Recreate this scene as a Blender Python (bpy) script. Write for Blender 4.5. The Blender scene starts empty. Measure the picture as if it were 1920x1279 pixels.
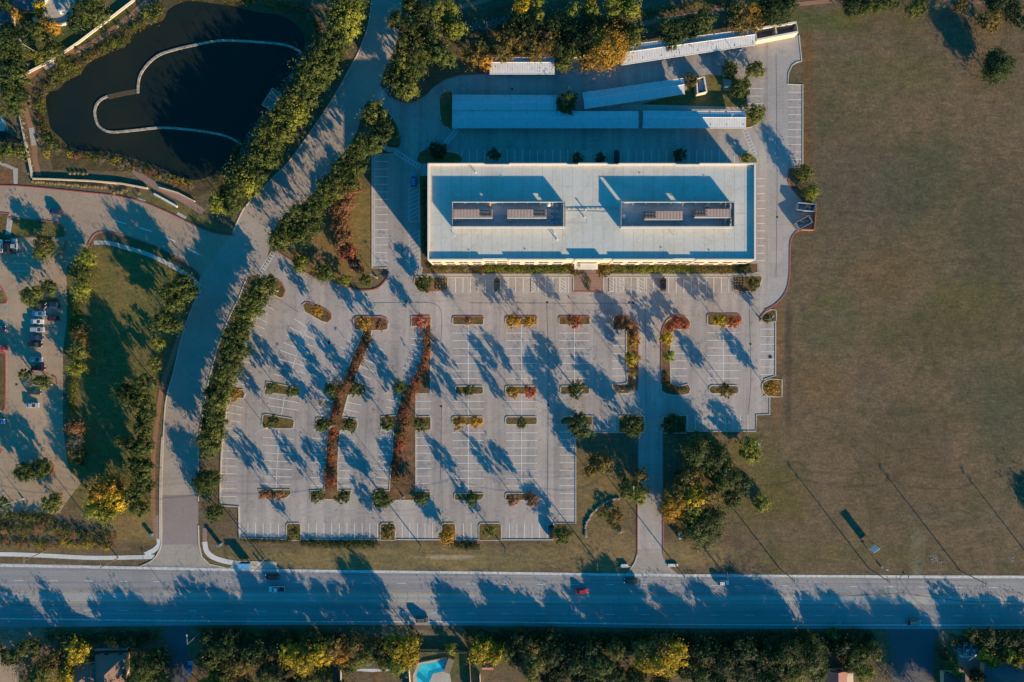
import bpy, bmesh, math, random
from mathutils import Vector, Matrix
R = math.radians
random.seed(11)
SC = bpy.context.scene
COL = SC.collection
S = 0.19          # metres per photo pixel at ground level
H = 230.0         # camera height
SLEN = 1/math.tan(R(15))

# ---------------------------------------------------------------- camera, sky, sun
cam_d = bpy.data.cameras.new('camera'); cam = bpy.data.objects.new('camera', cam_d)
COL.objects.link(cam); SC.camera = cam
cam.location = (0, 0, H); cam.rotation_euler = (0, 0, 0)
cam_d.sensor_width = 36; cam_d.lens = 18/((960*S)/H)
cam_d.clip_end = 3000; cam_d.clip_start = 1
W = bpy.data.worlds.new('World'); SC.world = W; W.use_nodes = True
nt = W.node_tree; nt.nodes.clear()
wo = nt.nodes.new('ShaderNodeOutputWorld'); bg = nt.nodes.new('ShaderNodeBackground')
sky = nt.nodes.new('ShaderNodeTexSky'); sky.sky_type = 'NISHITA'; sky.sun_disc = False
sky.sun_elevation = R(15); sky.sun_rotation = math.atan2(.61, -.79)
sky.air_density = 1.0; sky.dust_density = 0.3; sky.ozone_density = 4.0
hs = nt.nodes.new('ShaderNodeHueSaturation'); hs.inputs['Saturation'].default_value = 1.45
hs.inputs['Hue'].default_value = 0.487
nt.links.new(sky.outputs[0], hs.inputs['Color']); nt.links.new(hs.outputs[0], bg.inputs[0])
bg.inputs[1].default_value = 0.112
nt.links.new(bg.outputs[0], wo.inputs[0])
sd = bpy.data.lights.new('sun', 'SUN'); sd.energy = 5.0; sd.angle = R(0.5); sd.color = (1.0, 0.765, 0.49)
sun = bpy.data.objects.new('sun', sd); COL.objects.link(sun)
sun.rotation_euler = Vector((-.61*math.cos(R(15)), .79*math.cos(R(15)), -math.sin(R(15)))).to_track_quat('-Z', 'Y').to_euler()
SC.view_settings.view_transform = 'Standard'; SC.view_settings.look = 'None'
SC.view_settings.exposure = 0.90; SC.view_settings.gamma = 1
SC.render.engine = 'CYCLES'

# ---------------------------------------------------------------- helpers
def P(px, py, z=0.0):
    k = S*(1-z/H)
    return Vector(((px-960)*k, (639.5-py)*k, z))
def base_of(px, py, z):           # ground position under a thing whose part at height z is seen at px,py
    v = P(px, py, z); return Vector((v.x, v.y, 0))
def tag(o, label=None, cat=None, group=None, kind=None):
    if label: o['label'] = label
    if cat: o['category'] = cat
    if group: o['group'] = group
    if kind: o['kind'] = kind
    return o
def link(name, me, m=None, parent=None, loc=None):
    o = bpy.data.objects.new(name, me); COL.objects.link(o)
    if m is not None:
        ms = m if isinstance(m, (list, tuple)) else [m]
        for x in ms: me.materials.append(x)
    if parent: o.parent = parent
    if loc is not None: o.location = loc
    return o
def empty(name, loc=(0, 0, 0), rz=0):
    o = bpy.data.objects.new(name, None); COL.objects.link(o)
    o.location = loc; o.rotation_euler = (0, 0, rz); o.empty_display_size = .3
    return o
class MB:
    def __init__(s): s.v = []; s.f = []; s.mi = []
    def add(s, vs, fs, mi=0):
        n = len(s.v); s.v += [tuple(v) for v in vs]
        for f in fs: s.f.append(tuple(n+i for i in f)); s.mi.append(mi)
    def box(s, c, d, rz=0, mi=0, taper=1.0):
        cx, cy, cz = c; dx, dy, dz = d[0]/2, d[1]/2, d[2]/2
        ca, sa = math.cos(rz), math.sin(rz); vs = []
        for z, t in ((-dz, 1), (dz, taper)):
            for x, y in ((-dx, -dy), (dx, -dy), (dx, dy), (-dx, dy)):
                x *= t; y *= t
                vs.append((cx+x*ca-y*sa, cy+x*sa+y*ca, cz+z))
        s.add(vs, [(3, 2, 1, 0), (4, 5, 6, 7), (0, 1, 5, 4), (1, 2, 6, 5), (2, 3, 7, 6), (3, 0, 4, 7)], mi)
    def tube(s, a, b, r1, r2=None, n=8, mi=0):
        a, b = Vector(a), Vector(b); r2 = r1 if r2 is None else r2
        d = (b-a); q = d.to_track_quat('Z', 'Y'); vs = []
        for p, r in ((a, r1), (b, r2)):
            for i in range(n):
                t = 2*math.pi*i/n; vs.append(p+q @ Vector((r*math.cos(t), r*math.sin(t), 0)))
        fs = [(i, (i+1) % n, n+(i+1) % n, n+i) for i in range(n)]
        fs += [tuple(range(n-1, -1, -1)), tuple(range(n, 2*n))]
        s.add(vs, fs, mi)
    def prism(s, pts, z0, z1, mi=0):
        n = len(pts); vs = [(p[0], p[1], z0) for p in pts]+[(p[0], p[1], z1) for p in pts]
        fs = [(i, (i+1) % n, n+(i+1) % n, n+i) for i in range(n)]+[tuple(range(n-1, -1, -1)), tuple(range(n, 2*n))]
        s.add(vs, fs, mi)
    def mesh(s, name='m', smooth=False):
        me = bpy.data.meshes.new(name); me.from_pydata(s.v, [], s.f); me.update()
        if any(s.mi): me.polygons.foreach_set('material_index', s.mi)
        if smooth: me.polygons.foreach_set('use_smooth', [True]*len(me.polygons))
        return me
    def build(s, name, m, parent=None, loc=None, smooth=False):
        return link(name, s.mesh(name, smooth), m, parent, loc)
def flat(name, pts, z, m, **kw):          # flat sheet from world xy points
    bm = bmesh.new(); vs = [bm.verts.new((p[0], p[1], z)) for p in pts]
    f = bm.faces.new(vs); f.normal_update()
    if f.normal.z < 0: bmesh.ops.reverse_faces(bm, faces=[f])
    bmesh.ops.triangulate(bm, faces=bm.faces[:])
    me = bpy.data.meshes.new(name); bm.to_mesh(me); bm.free()
    o = link(name, me, m); tag(o, kind='structure', **kw); return o
def smooth_line(pts, n=6, closed=False):
    out = []; N = len(pts); rng = range(N) if closed else range(N-1)
    for i in rng:
        if closed: p0, p1, p2, p3 = pts[i-1], pts[i], pts[(i+1) % N], pts[(i+2) % N]
        else: p0, p1, p2, p3 = pts[max(i-1, 0)], pts[i], pts[i+1], pts[min(i+2, N-1)]
        for k in range(n):
            t = k/n; a = []
            for c in range(2):
                a.append(.5*(2*p1[c]+(p2[c]-p0[c])*t+(2*p0[c]-5*p1[c]+4*p2[c]-p3[c])*t*t+(3*p1[c]-p0[c]-3*p2[c]+p3[c])*t**3))
            out.append(tuple(a))
    if not closed: out.append(tuple(pts[-1]))
    return out
def Wp(pts, z=0): return [P(x, y, z) for x, y in pts]
def normals(ps, closed=False):
    out = []; n = len(ps)
    for i in range(n):
        a = ps[i-1] if (closed or i > 0) else ps[i]
        b = ps[(i+1) % n] if (closed or i < n-1) else ps[i]
        d = Vector((b[0]-a[0], b[1]-a[1])); d = d.normalized() if d.length > 1e-9 else Vector((1, 0))
        out.append(Vector((-d.y, d.x)))
    return out
def band(mb, ps, w, z0, z1, closed=False, mi=0, off=0.0):      # raised strip following a world polyline
    ns = normals(ps, closed); n = len(ps); vs = []
    for p, q in zip(ps, ns):
        for sx, z in ((-1, z0), (-1, z1), (1, z1), (1, z0)):
            vs.append((p[0]+q.x*(off+sx*w/2), p[1]+q.y*(off+sx*w/2), z))
    fs = []
    for i in range(n if closed else n-1):
        a, b = 4*i, 4*((i+1) % n)
        for k in range(3): fs.append((a+k, b+k, b+k+1, a+k+1))
    if not closed: fs += [(0, 1, 2, 3), (4*n-1, 4*n-2, 4*n-3, 4*n-4)]
    mb.add(vs, fs, mi)
def ribbon(mb, ps, w, z, off=0.0):
    ns = normals(ps); vs = []
    for p, q in zip(ps, ns):
        vs.append((p[0]+q.x*(off-w/2), p[1]+q.y*(off-w/2), z)); vs.append((p[0]+q.x*(off+w/2), p[1]+q.y*(off+w/2), z))
    mb.add(vs, [(2*i, 2*i+2, 2*i+3, 2*i+1) for i in range(len(ps)-1)])
_O1 = ['', 'first', 'second', 'third', 'fourth', 'fifth', 'sixth', 'seventh', 'eighth', 'ninth', 'tenth', 'eleventh', 'twelfth',
       'thirteenth', 'fourteenth', 'fifteenth', 'sixteenth', 'seventeenth', 'eighteenth', 'nineteenth']
_T = {2: 'twent', 3: 'thirt', 4: 'fort', 5: 'fift', 6: 'sixt', 7: 'sevent', 8: 'eight', 9: 'ninet'}
def nth(n):
    if n == 100: return 'hundredth'
    if n > 100: return 'hundred and '+nth(n-100)
    if n < 20: return _O1[n]
    t, u = divmod(n, 10)
    return _T[t]+'ieth' if u == 0 else _T[t]+'y-'+_O1[u]

# ---------------------------------------------------------------- materials
def newmat(name):
    m = bpy.data.materials.new(name); m.use_nodes = True
    t = m.node_tree; b = t.nodes['Principled BSDF']; return m, t, b
def N(t, k, **kw):
    n = t.nodes.new(k)
    for a, v in kw.items(): setattr(n, a, v)
    return n
def ramp(t, fac, stops):
    r = N(t, 'ShaderNodeValToRGB'); e = r.color_ramp.elements
    e[0].position = stops[0][0]; e[0].color = (*stops[0][1], 1)
    e[1].position = stops[-1][0]; e[1].color = (*stops[-1][1], 1)
    for p, c in stops[1:-1]:
        x = e.new(p); x.color = (*c, 1)
    t.links.new(fac, r.inputs[0]); return r.outputs[0]
def noise(t, vec, scale, detail=4, rough=.55, dist=0):
    n = N(t, 'ShaderNodeTexNoise'); n.inputs['Scale'].default_value = scale
    n.inputs['Detail'].default_value = detail; n.inputs['Roughness'].default_value = rough
    n.inputs['Distortion'].default_value = dist
    t.links.new(vec, n.inputs['Vector']); return n.outputs[0]
def coords(t, scale=(1, 1, 1), rot=0):
    c = N(t, 'ShaderNodeNewGeometry'); m = N(t, 'ShaderNodeMapping')
    m.inputs['Scale'].default_value = scale; m.inputs['Rotation'].default_value = (0, 0, rot)
    t.links.new(c.outputs['Position'], m.inputs[0]); return m.outputs[0]
def mixc(t, fac, a, b, mode='MIX'):
    m = N(t, 'ShaderNodeMix', data_type='RGBA', blend_type=mode)
    if isinstance(fac, (int, float)): m.inputs[0].default_value = fac
    else: t.links.new(fac, m.inputs[0])
    for s, i in ((a, 6), (b, 7)):
        if isinstance(s, tuple): m.inputs[i].default_value = (*s, 1)
        else: t.links.new(s, m.inputs[i])
    return m.outputs[2]
def plain(name, c, rough=.6, metal=0, var=.12, sc=1.5):
    m, t, b = newmat(name); b.inputs['Roughness'].default_value = rough; b.inputs['Metallic'].default_value = metal
    v = coords(t); f = noise(t, v, sc, 5)
    col = ramp(t, f, [(.3, tuple(x*(1-var) for x in c)), (.7, tuple(min(1, x*(1+var)) for x in c))])
    t.links.new(col, b.inputs['Base Color']); return m
def paving(name, c, big=.14, fine=.10, streak=None, stain=.35, joint=None, rough=.85):
    m, t, b = newmat(name); b.inputs['Roughness'].default_value = rough
    v = coords(t)
    f1 = noise(t, v, .035, 6, .62, .6)
    col = ramp(t, f1, [(.3, tuple(x*(1-big) for x in c)), (.5, c), (.7, tuple(x*(1+big) for x in c))])
    f2 = noise(t, v, 1.6, 6, .7)
    g = ramp(t, f2, [(.25, (1-fine*2,)*3), (.75, (1+fine,)*3)])
    col = mixc(t, 1.0, col, g, 'MULTIPLY')
    f3 = noise(t, v, .22, 7, .75, 1.4)                       # oil and tyre dirt blotches
    d = ramp(t, f3, [(.52, (1, 1, 1)), (.72, (1-stain, 1-stain, 1-stain*.9))])
    col = mixc(t, 1.0, col, d, 'MULTIPLY')
    if streak:
        vs = coords(t, streak[0], streak[1] if len(streak) > 1 else 0)
        f4 = noise(t, vs, 1.0, 5, .6, .2)
        s = ramp(t, f4, [(.35, (.80, .80, .82)), (.62, (1.10, 1.09, 1.08))])
        col = mixc(t, 1.0, col, s, 'MULTIPLY')
    if joint:
        br = N(t, 'ShaderNodeTexBrick'); br.offset = 0
        br.inputs['Scale'].default_value = 1; br.inputs['Brick Width'].default_value = joint[0]
        br.inputs['Row Height'].default_value = joint[1]; br.inputs['Mortar Size'].default_value = joint[2]
        br.inputs['Mortar Smooth'].default_value = .3
        br.inputs['Color1'].default_value = (1, 1, 1, 1); br.inputs['Color2'].default_value = (.93, .93, .93, 1)
        br.inputs['Mortar'].default_value = (.72, .7, .68, 1)
        vj = coords(t, (1, 1, 1), joint[3] if len(joint) > 3 else 0)
        t.links.new(vj, br.inputs['Vector'])
        col = mixc(t, 1.0, col, br.outputs[0], 'MULTIPLY')
    t.links.new(col, b.inputs['Base Color'])
    bp = N(t, 'ShaderNodeBump'); bp.inputs['Strength'].default_value = .25; bp.inputs['Distance'].default_value = .03
    t.links.new(f2, bp.inputs['Height']); t.links.new(bp.outputs[0], b.inputs['Normal'])
    return m
def grass(name, stops, rough=.95, patches=(), sc=.05, dirt=None):
    m, t, b = newmat(name); b.inputs['Roughness'].default_value = rough
    b.inputs['Specular IOR Level'].default_value = .1
    v = coords(t)
    f1 = noise(t, v, sc, 8, .68, .8)
    col = ramp(t, f1, stops)
    nz = noise(t, v, .09, 6, .65)
    for (px, py, rx, ry, c, st) in patches:
        p = P(px, py)
        sub = N(t, 'ShaderNodeVectorMath', operation='SUBTRACT'); t.links.new(v, sub.inputs[0]); sub.inputs[1].default_value = (p.x, p.y, 0)
        ml = N(t, 'ShaderNodeVectorMath', operation='MULTIPLY'); t.links.new(sub.outputs[0], ml.inputs[0]); ml.inputs[1].default_value = (1/(rx*S), 1/(ry*S), 0)
        ln = N(t, 'ShaderNodeVectorMath', operation='LENGTH'); t.links.new(ml.outputs[0], ln.inputs[0])
        ad = N(t, 'ShaderNodeMath', operation='MULTIPLY_ADD'); t.links.new(nz, ad.inputs[0]); ad.inputs[1].default_value = 1.5; t.links.new(ln.outputs['Value'], ad.inputs[2])
        mr = N(t, 'ShaderNodeMapRange', interpolation_type='SMOOTHSTEP'); t.links.new(ad.outputs[0], mr.inputs[0])
        mr.inputs[1].default_value = 1.15; mr.inputs[2].default_value = 1.95; mr.inputs[3].default_value = st; mr.inputs[4].default_value = 0
        col = mixc(t, mr.outputs[0], col, c)
    f2 = noise(t, v, 1.1, 8, .8)
    g = ramp(t, f2, [(.25, (.42, .43, .44)), (.5, (1, 1, 1)), (.8, (1.75, 1.65, 1.55))])
    col = mixc(t, 1.0, col, g, 'MULTIPLY')
    f4 = noise(t, v, .3, 7, .75, .5)
    g = ramp(t, f4, [(.32, (.74, .77, .78)), (.5, (1, 1, 1)), (.68, (1.26, 1.2, 1.14))])
    col = mixc(t, 1.0, col, g, 'MULTIPLY')
    f5 = noise(t, coords(t, (.35, 1.3, 1), .12), .55, 6, .7, 1.2)
    g = ramp(t, f5, [(.35, (.80, .81, .83)), (.65, (1.22, 1.18, 1.13))])
    col = mixc(t, 1.0, col, g, 'MULTIPLY')
    f6 = noise(t, v, .022, 6, .7, 1.5)
    g = ramp(t, f6, [(.35, (.88, .95, .96)), (.5, (1.02, 1, .96)), (.65, (1.14, 1.06, .98))])
    col = mixc(t, 1.0, col, g, 'MULTIPLY')
    vo = N(t, 'ShaderNodeTexVoronoi'); vo.inputs['Scale'].default_value = .16; t.links.new(v, vo.inputs['Vector'])
    sp = N(t, 'ShaderNodeMapRange'); t.links.new(vo.outputs['Distance'], sp.inputs[0])
    sp.inputs[1].default_value = .03; sp.inputs[2].default_value = .07; sp.inputs[3].default_value = .3; sp.inputs[4].default_value = 0
    col = mixc(t, sp.outputs[0], col, (.24, .2, .14))
    f7 = noise(t, v, 1.7, 5, .7, .3); f8 = noise(t, v, .045, 5, .7)
    mm = N(t, 'ShaderNodeMath', operation='MULTIPLY'); t.links.new(ramp(t, f7, [(.58, (0, 0, 0)), (.72, (1, 1, 1))]), mm.inputs[0]); t.links.new(ramp(t, f8, [(.4, (.05, .05, .05)), (.65, (.6, .6, .6))]), mm.inputs[1])
    col = mixc(t, mm.outputs[0], col, (.27, .235, .18))
    t.links.new(col, b.inputs['Base Color'])
    bp = N(t, 'ShaderNodeBump'); bp.inputs['Strength'].default_value = .5; bp.inputs['Distance'].default_value = .12
    t.links.new(f2, bp.inputs['Height']); t.links.new(bp.outputs[0], b.inputs['Normal'])
    return m
def foliage(name, stops, trans=.28):
    m, t, b = newmat(name)
    b.inputs['Roughness'].default_value = .65; b.inputs['Specular IOR Level'].default_value = .25
    a = N(t, 'ShaderNodeAttribute', attribute_name='tint'); oi = N(t, 'ShaderNodeObjectInfo')
    ad = N(t, 'ShaderNodeMath', operation='MULTIPLY_ADD'); t.links.new(oi.outputs['Random'], ad.inputs[0])
    ad.inputs[1].default_value = .3; t.links.new(a.outputs['Fac'], ad.inputs[2])
    sb = N(t, 'ShaderNodeMath', operation='SUBTRACT'); t.links.new(ad.outputs[0], sb.inputs[0]); sb.inputs[1].default_value = .15
    col = ramp(t, sb.outputs[0], stops)
    t.links.new(col, b.inputs['Base Color'])
    tr = N(t, 'ShaderNodeBsdfTranslucent'); t.links.new(col, tr.inputs[0])
    mx = N(t, 'ShaderNodeMixShader'); mx.inputs[0].default_value = trans
    t.links.new(b.outputs[0], mx.inputs[1]); t.links.new(tr.outputs[0], mx.inputs[2])
    t.links.new(mx.outputs[0], t.nodes['Material Output'].inputs[0])
    return m
M = {}
OLV = (.105, .102, .040); BRN = (.115, .092, .062); ORG = (.145, .100, .050); PAL = (.20, .18, .145); GRN = (.065, .085, .035)
M['ground'] = grass('dry_field_grass', [(.28, (.075, .080, .040)), (.42, (.118, .096, .058)), (.55, (.150, .112, .072)), (.66, (.115, .090, .062)), (.78, (.085, .086, .040))], patches=[
    (1560, 600, 60, 90, OLV, .8), (1640, 140, 170, 50, OLV, .5), (1720, 350, 150, 90, (.080, .082, .048), .7), (1850, 470, 90, 160, (.075, .078, .048), .7),
    (1660, 520, 90, 60, ORG, .55), (1800, 560, 90, 50, OLV, .7), (1560, 620, 60, 60, (.13, .115, .09), .4), (1540, 720, 50, 60, ORG, .5), 
    (1590, 350, 110, 130, (.105, .09, .065), .8), (1760, 620, 180, 60, (.09, .086, .036), .6), (1900, 750, 120, 120, (.08, .085, .05), .7), (1700, 860, 120, 110, (.105, .082, .052), .7),
    (1740, 910, 45, 26, (.16, .115, .06), .5), (1720, 1040, 16, 55, (.17, .155, .11), .8), (1480, 930, 60, 50, (.13, .1, .04), .6), (1560, 1040, 240, 26, (.12, .105, .045), .5),
    (1463, 500, 12, 260, (.17, .11, .055), .7), (1457, 640, 12, 170, (.18, .105, .055), .75), (1478, 680, 8, 170, (.07, .055, .045), .6), (1515, 180, 14, 220, (.15, .085, .04), .7),
    (1420, 900, 90, 100, (.10, .095, .036), .7), (1530, 40, 130, 26, (.085, .10, .035), .8), (750, 1048, 420, 30, (.21, .165, .075), .9), (1140, 1035, 110, 46, (.23, .165, .08), .9),
    (840, 1045, 60, 5, (.35, .3, .22), .8), (1300, 1040, 90, 26, (.22, .17, .085), .8), (1130, 920, 80, 110, (.19, .145, .065), .8), (1350, 880, 100, 90, (.17, .14, .07), .7),
    (250, 990, 90, 36, (.20, .15, .065), .9), (60, 1030, 160, 30, (.16, .125, .055), .8), (210, 560, 80, 110, (.12, .13, .04), .9), (160, 60, 200, 60, (.07, .095, .03), .9),
    (300, 440, 90, 60, (.085, .1, .035), .8), (660, 450, 90, 110, (.21, .145, .06), .9), (560, 480, 60, 40, (.2, .135, .065), .9), (680, 420, 26, 100, (.19, .15, .055), .9),
    (1330, 170, 120, 40, (.11, .1, .035), .7), (860, 115, 130, 40, (.13, .1, .045), .6), (960, 60, 320, 60, (.07, .062, .035), .7), (250, 640, 100, 200, (.1, .085, .04), .5),
    (750, 1190, 70, 12, (.26, .23, .16), .8), (860, 1240, 90, 40, (.10, .115, .035), .8), (40, 1190, 70, 60, (.28, .22, .17), .9), (1790, 1192, 30, 12, (.3, .22, .15), .9)])
M['lawn'] = grass('lawn_grass', [(.3, (.105, .115, .04)), (.5, (.145, .125, .045)), (.7, (.18, .135, .055))], sc=.09)
M['mulch'] = grass('island_mulch', [(.3, (.10, .07, .035)), (.5, (.135, .095, .042)), (.7, (.11, .105, .035))], sc=.3)
M['redmulch'] = grass('red_bark_mulch', [(.3, (.12, .072, .042)), (.7, (.20, .115, .065))], sc=.3)
M['lot'] = paving('parking_concrete', (.41, .365, .33), joint=(5.5, 5.5, .03), stain=.32, streak=((.30, .012, 1),))
M['lot2'] = paving('east_drive_concrete', (.39, .365, .345), joint=(4.6, 4.6, .04), stain=.22)
M['tanlot'] = paving('tan_concrete', (.40, .29, .19), joint=(4.6, 4.6, .05), stain=.25)
M['tanroad'] = paving('tan_road_concrete', (.39, .285, .205), stain=.22, joint=(6.5, 4.2, .05, .35))
M['curveroad'] = paving('curving_road_concrete', (.38, .32, .27), stain=.18, joint=(4.4, 9, .03, .9))
M['mainroad'] = paving('main_road_asphalt', (.285, .28, .28), streak=((.006, 1.1, 1), .010), stain=.12, fine=.12)
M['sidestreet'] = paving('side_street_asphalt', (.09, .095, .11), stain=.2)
M['apron'] = paving('driveway_apron_concrete', (.36, .32, .27), joint=(4, 4, .05))
M['browndrive'] = paving('brown_asphalt', (.27, .22, .205), stain=.15)
M['walk'] = paving('sidewalk_concrete', (.46, .42, .36), joint=(1.6, 1.6, .05), stain=.12)
M['whitewalk'] = paving('new_white_sidewalk', (.62, .62, .60), joint=(1.6, 1.6, .04), stain=.1)
M['brickpath'] = paving('red_granite_path', (.33, .17, .10), joint=(1, 1, .05), stain=.15)
M['brickwalk'] = paving('brick_walk', (.30, .19, .15), joint=(1, 1, .05), stain=.15)
M['kerb'] = paving('kerb_concrete', (.50, .45, .37), stain=.2)
M['redkerb'] = paving('red_painted_kerb', (.36, .115, .09), stain=.2)
M['white'] = plain('white_marking_paint', (.72, .72, .70), .7, var=.15, sc=4)
M['palepaint'] = plain('worn_marking_paint', (.52, .52, .50), .8, var=.3, sc=1)
M['yellow'] = plain('yellow_marking_paint', (.42, .28, .12), .8, var=.3, sc=1)
M['seal'] = plain('crack_sealant', (.10, .10, .11), .5, var=.4)
M['skid'] = plain('skid_rubber', (.17, .165, .165), .8, var=.2)
m, t, b = newmat('pond_water'); b.inputs['Roughness'].default_value = .07; b.inputs['IOR'].default_value = 1.33
v = coords(t); f = noise(t, v, .03, 3); t.links.new(ramp(t, f, [(.3, (.007, .016, .014)), (.7, (.022, .023, .013))]), b.inputs['Base Color'])
bp = N(t, 'ShaderNodeBump'); bp.inputs['Strength'].default_value = .05; t.links.new(noise(t, v, 1.5, 4), bp.inputs['Height']); t.links.new(bp.outputs[0], b.inputs['Normal'])
M['water'] = m
m, t, b = newmat('pool_water'); b.inputs['Roughness'].default_value = .05
t.links.new(ramp(t, noise(t, coords(t), .35, 2), [(.35, (.02, .42, .55)), (.65, (.06, .62, .72))]), b.inputs['Base Color']); M['pool'] = m
M['pooldeep'] = plain('pool_deep_water', (.01, .28, .42), .05)
def roofmat():
    m, t, b = newmat('white_roof_membrane'); b.inputs['Roughness'].default_value = .55
    v = coords(t); f = noise(t, v, .12, 7, .7, 1)
    col = ramp(t, f, [(.3, (.50, .46, .39)), (.5, (.57, .56, .50)), (.7, (.57, .58, .55))])
    br = N(t, 'ShaderNodeTexBrick'); br.offset = .5; br.offset_frequency = 2
    for k, x in (('Scale', 1), ('Brick Width', 26), ('Row Height', 3.4), ('Mortar Size', .06), ('Mortar Smooth', .2)): br.inputs[k].default_value = x
    br.inputs['Color1'].default_value = (1, 1, 1, 1); br.inputs['Color2'].default_value = (.965, .97, .975, 1); br.inputs['Mortar'].default_value = (.62, .62, .61, 1)
    t.links.new(coords(t, (1, 1, 1), math.pi/2), br.inputs['Vector'])
    col = mixc(t, 1.0, col, br.outputs[0], 'MULTIPLY')
    f2 = noise(t, v, .5, 7, .8, 1.5); col = mixc(t, 1.0, col, ramp(t, f2, [(.5, (1, 1, 1)), (.72, (.80, .76, .68))]), 'MULTIPLY')
    t.links.new(col, b.inputs['Base Color']); return m
M['roof'] = roofmat()
M['cream'] = plain('cream_stucco', (.58, .46, .31), .8, sc=.6)
M['coping'] = plain('white_metal_coping', (.74, .70, .64), .45, var=.06)
M['screen'] = plain('grey_screen_panel', (.34, .35, .36), .5, var=.08)
M['glass'] = plain('dark_window_glass', (.02, .03, .035), .08, var=.2)
def ribbed(name, c, scale, rot, dark=.72, rough=.45, metal=0.0):
    m, t, b = newmat(name); b.inputs['Roughness'].default_value = rough; b.inputs['Metallic'].default_value = metal
    tc = N(t, 'ShaderNodeTexCoord'); mp = N(t, 'ShaderNodeMapping'); mp.inputs['Rotation'].default_value = (0, 0, rot)
    t.links.new(tc.outputs['Object'], mp.inputs[0])
    w = N(t, 'ShaderNodeTexWave'); w.inputs['Scale'].default_value = scale; w.inputs['Distortion'].default_value = 0
    t.links.new(mp.outputs[0], w.inputs['Vector'])
    col = ramp(t, w.outputs['Fac'], [(.0, tuple(x*dark for x in c)), (.25, c), (1, c)])
    col = mixc(t, 1.0, col, ramp(t, noise(t, coords(t), .7, 6, .7), [(.35, (.88, .87, .86)), (.65, (1.04, 1.04, 1.04))]), 'MULTIPLY')
    t.links.new(col, b.inputs['Base Color'])
    bp = N(t, 'ShaderNodeBump'); bp.inputs['Strength'].default_value = .4; bp.inputs['Distance'].default_value = .05
    t.links.new(w.outputs['Fac'], bp.inputs['Height']); t.links.new(bp.outputs[0], b.inputs['Normal']); return m
M['carport'] = ribbed('ribbed_carport_metal', (.56, .58, .60), .36, 0, .8)
M['unit'] = ribbed('ribbed_unit_casing', (.46, .33, .265), .30, 0, .6)
M['fan'] = plain('dark_fan_metal', (.035, .028, .025), .5)
M['steel'] = plain('galvanised_steel', (.42, .43, .44), .4, .3)
M['dark'] = plain('dark_metal', (.03, .03, .032), .5)
M['wood'] = plain('weathered_pole_wood', (.17, .13, .10), .9)
M['fence'] = plain('grey_fence_wood', (.22, .17, .13), .9)
M['bark'] = plain('grey_brown_bark', (.13, .10, .075), .95, sc=3)
M['stone'] = plain('pale_limestone', (.46, .40, .32), .9, var=.25)
M['baffle'] = plain('weathered_white_float', (.31, .275, .22), .85, var=.5, sc=1.3)
M['ripstone'] = plain('weathered_grey_rock', (.20, .18, .15), .9, var=.4)
M['weir'] = plain('submerged_brown_plank', (.10, .065, .028), .4, var=.3)
M['shingle'] = plain('red_brown_shingles', (.22, .13, .10), .9, var=.22, sc=3)
M['darkroof'] = plain('dark_grey_shingles', (.11, .10, .11), .9, var=.2, sc=3)
M['redroof'] = plain('red_metal_roof', (.30, .10, .08), .6)
M['rubber'] = plain('tyre_rubber', (.02, .02, .02), .8)
M['rim'] = plain('alloy_rim', (.5, .5, .5), .3, .8)
M['lamp'] = plain('clear_lamp_glass', (.8, .8, .78), .1)
M['tail'] = plain('red_lamp_glass', (.4, .02, .02), .2)
M['bluesign'] = plain('white_sign_panel', (.75, .77, .8), .5)
M['bluepad'] = plain('blue_transit_panel', (.05, .25, .55), .5)
M['dumpster'] = plain('blue_painted_steel', (.20, .30, .38), .5)
M['rust'] = plain('rusty_scrap', (.30, .13, .09), .8, var=.4, sc=2)
def paint(name, c, metal=.3):
    m, t, b = newmat(name); b.inputs['Base Color'].default_value = (*c, 1); b.inputs['Roughness'].default_value = .32
    b.inputs['Metallic'].default_value = metal; b.inputs['Coat Weight'].default_value = .6; return m
PAINT = {k: paint(k+'_car_paint', c) for k, c in dict(white=(.75, .75, .74), silver=(.42, .45, .48), black=(.015, .016, .018), navy=(.02, .04, .10),
         red=(.60, .03, .04), grey=(.12, .13, .14), blue=(.10, .26, .50), maroon=(.10, .012, .02), green=(.03, .06, .05), tan=(.30, .26, .2)).items()}
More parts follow.
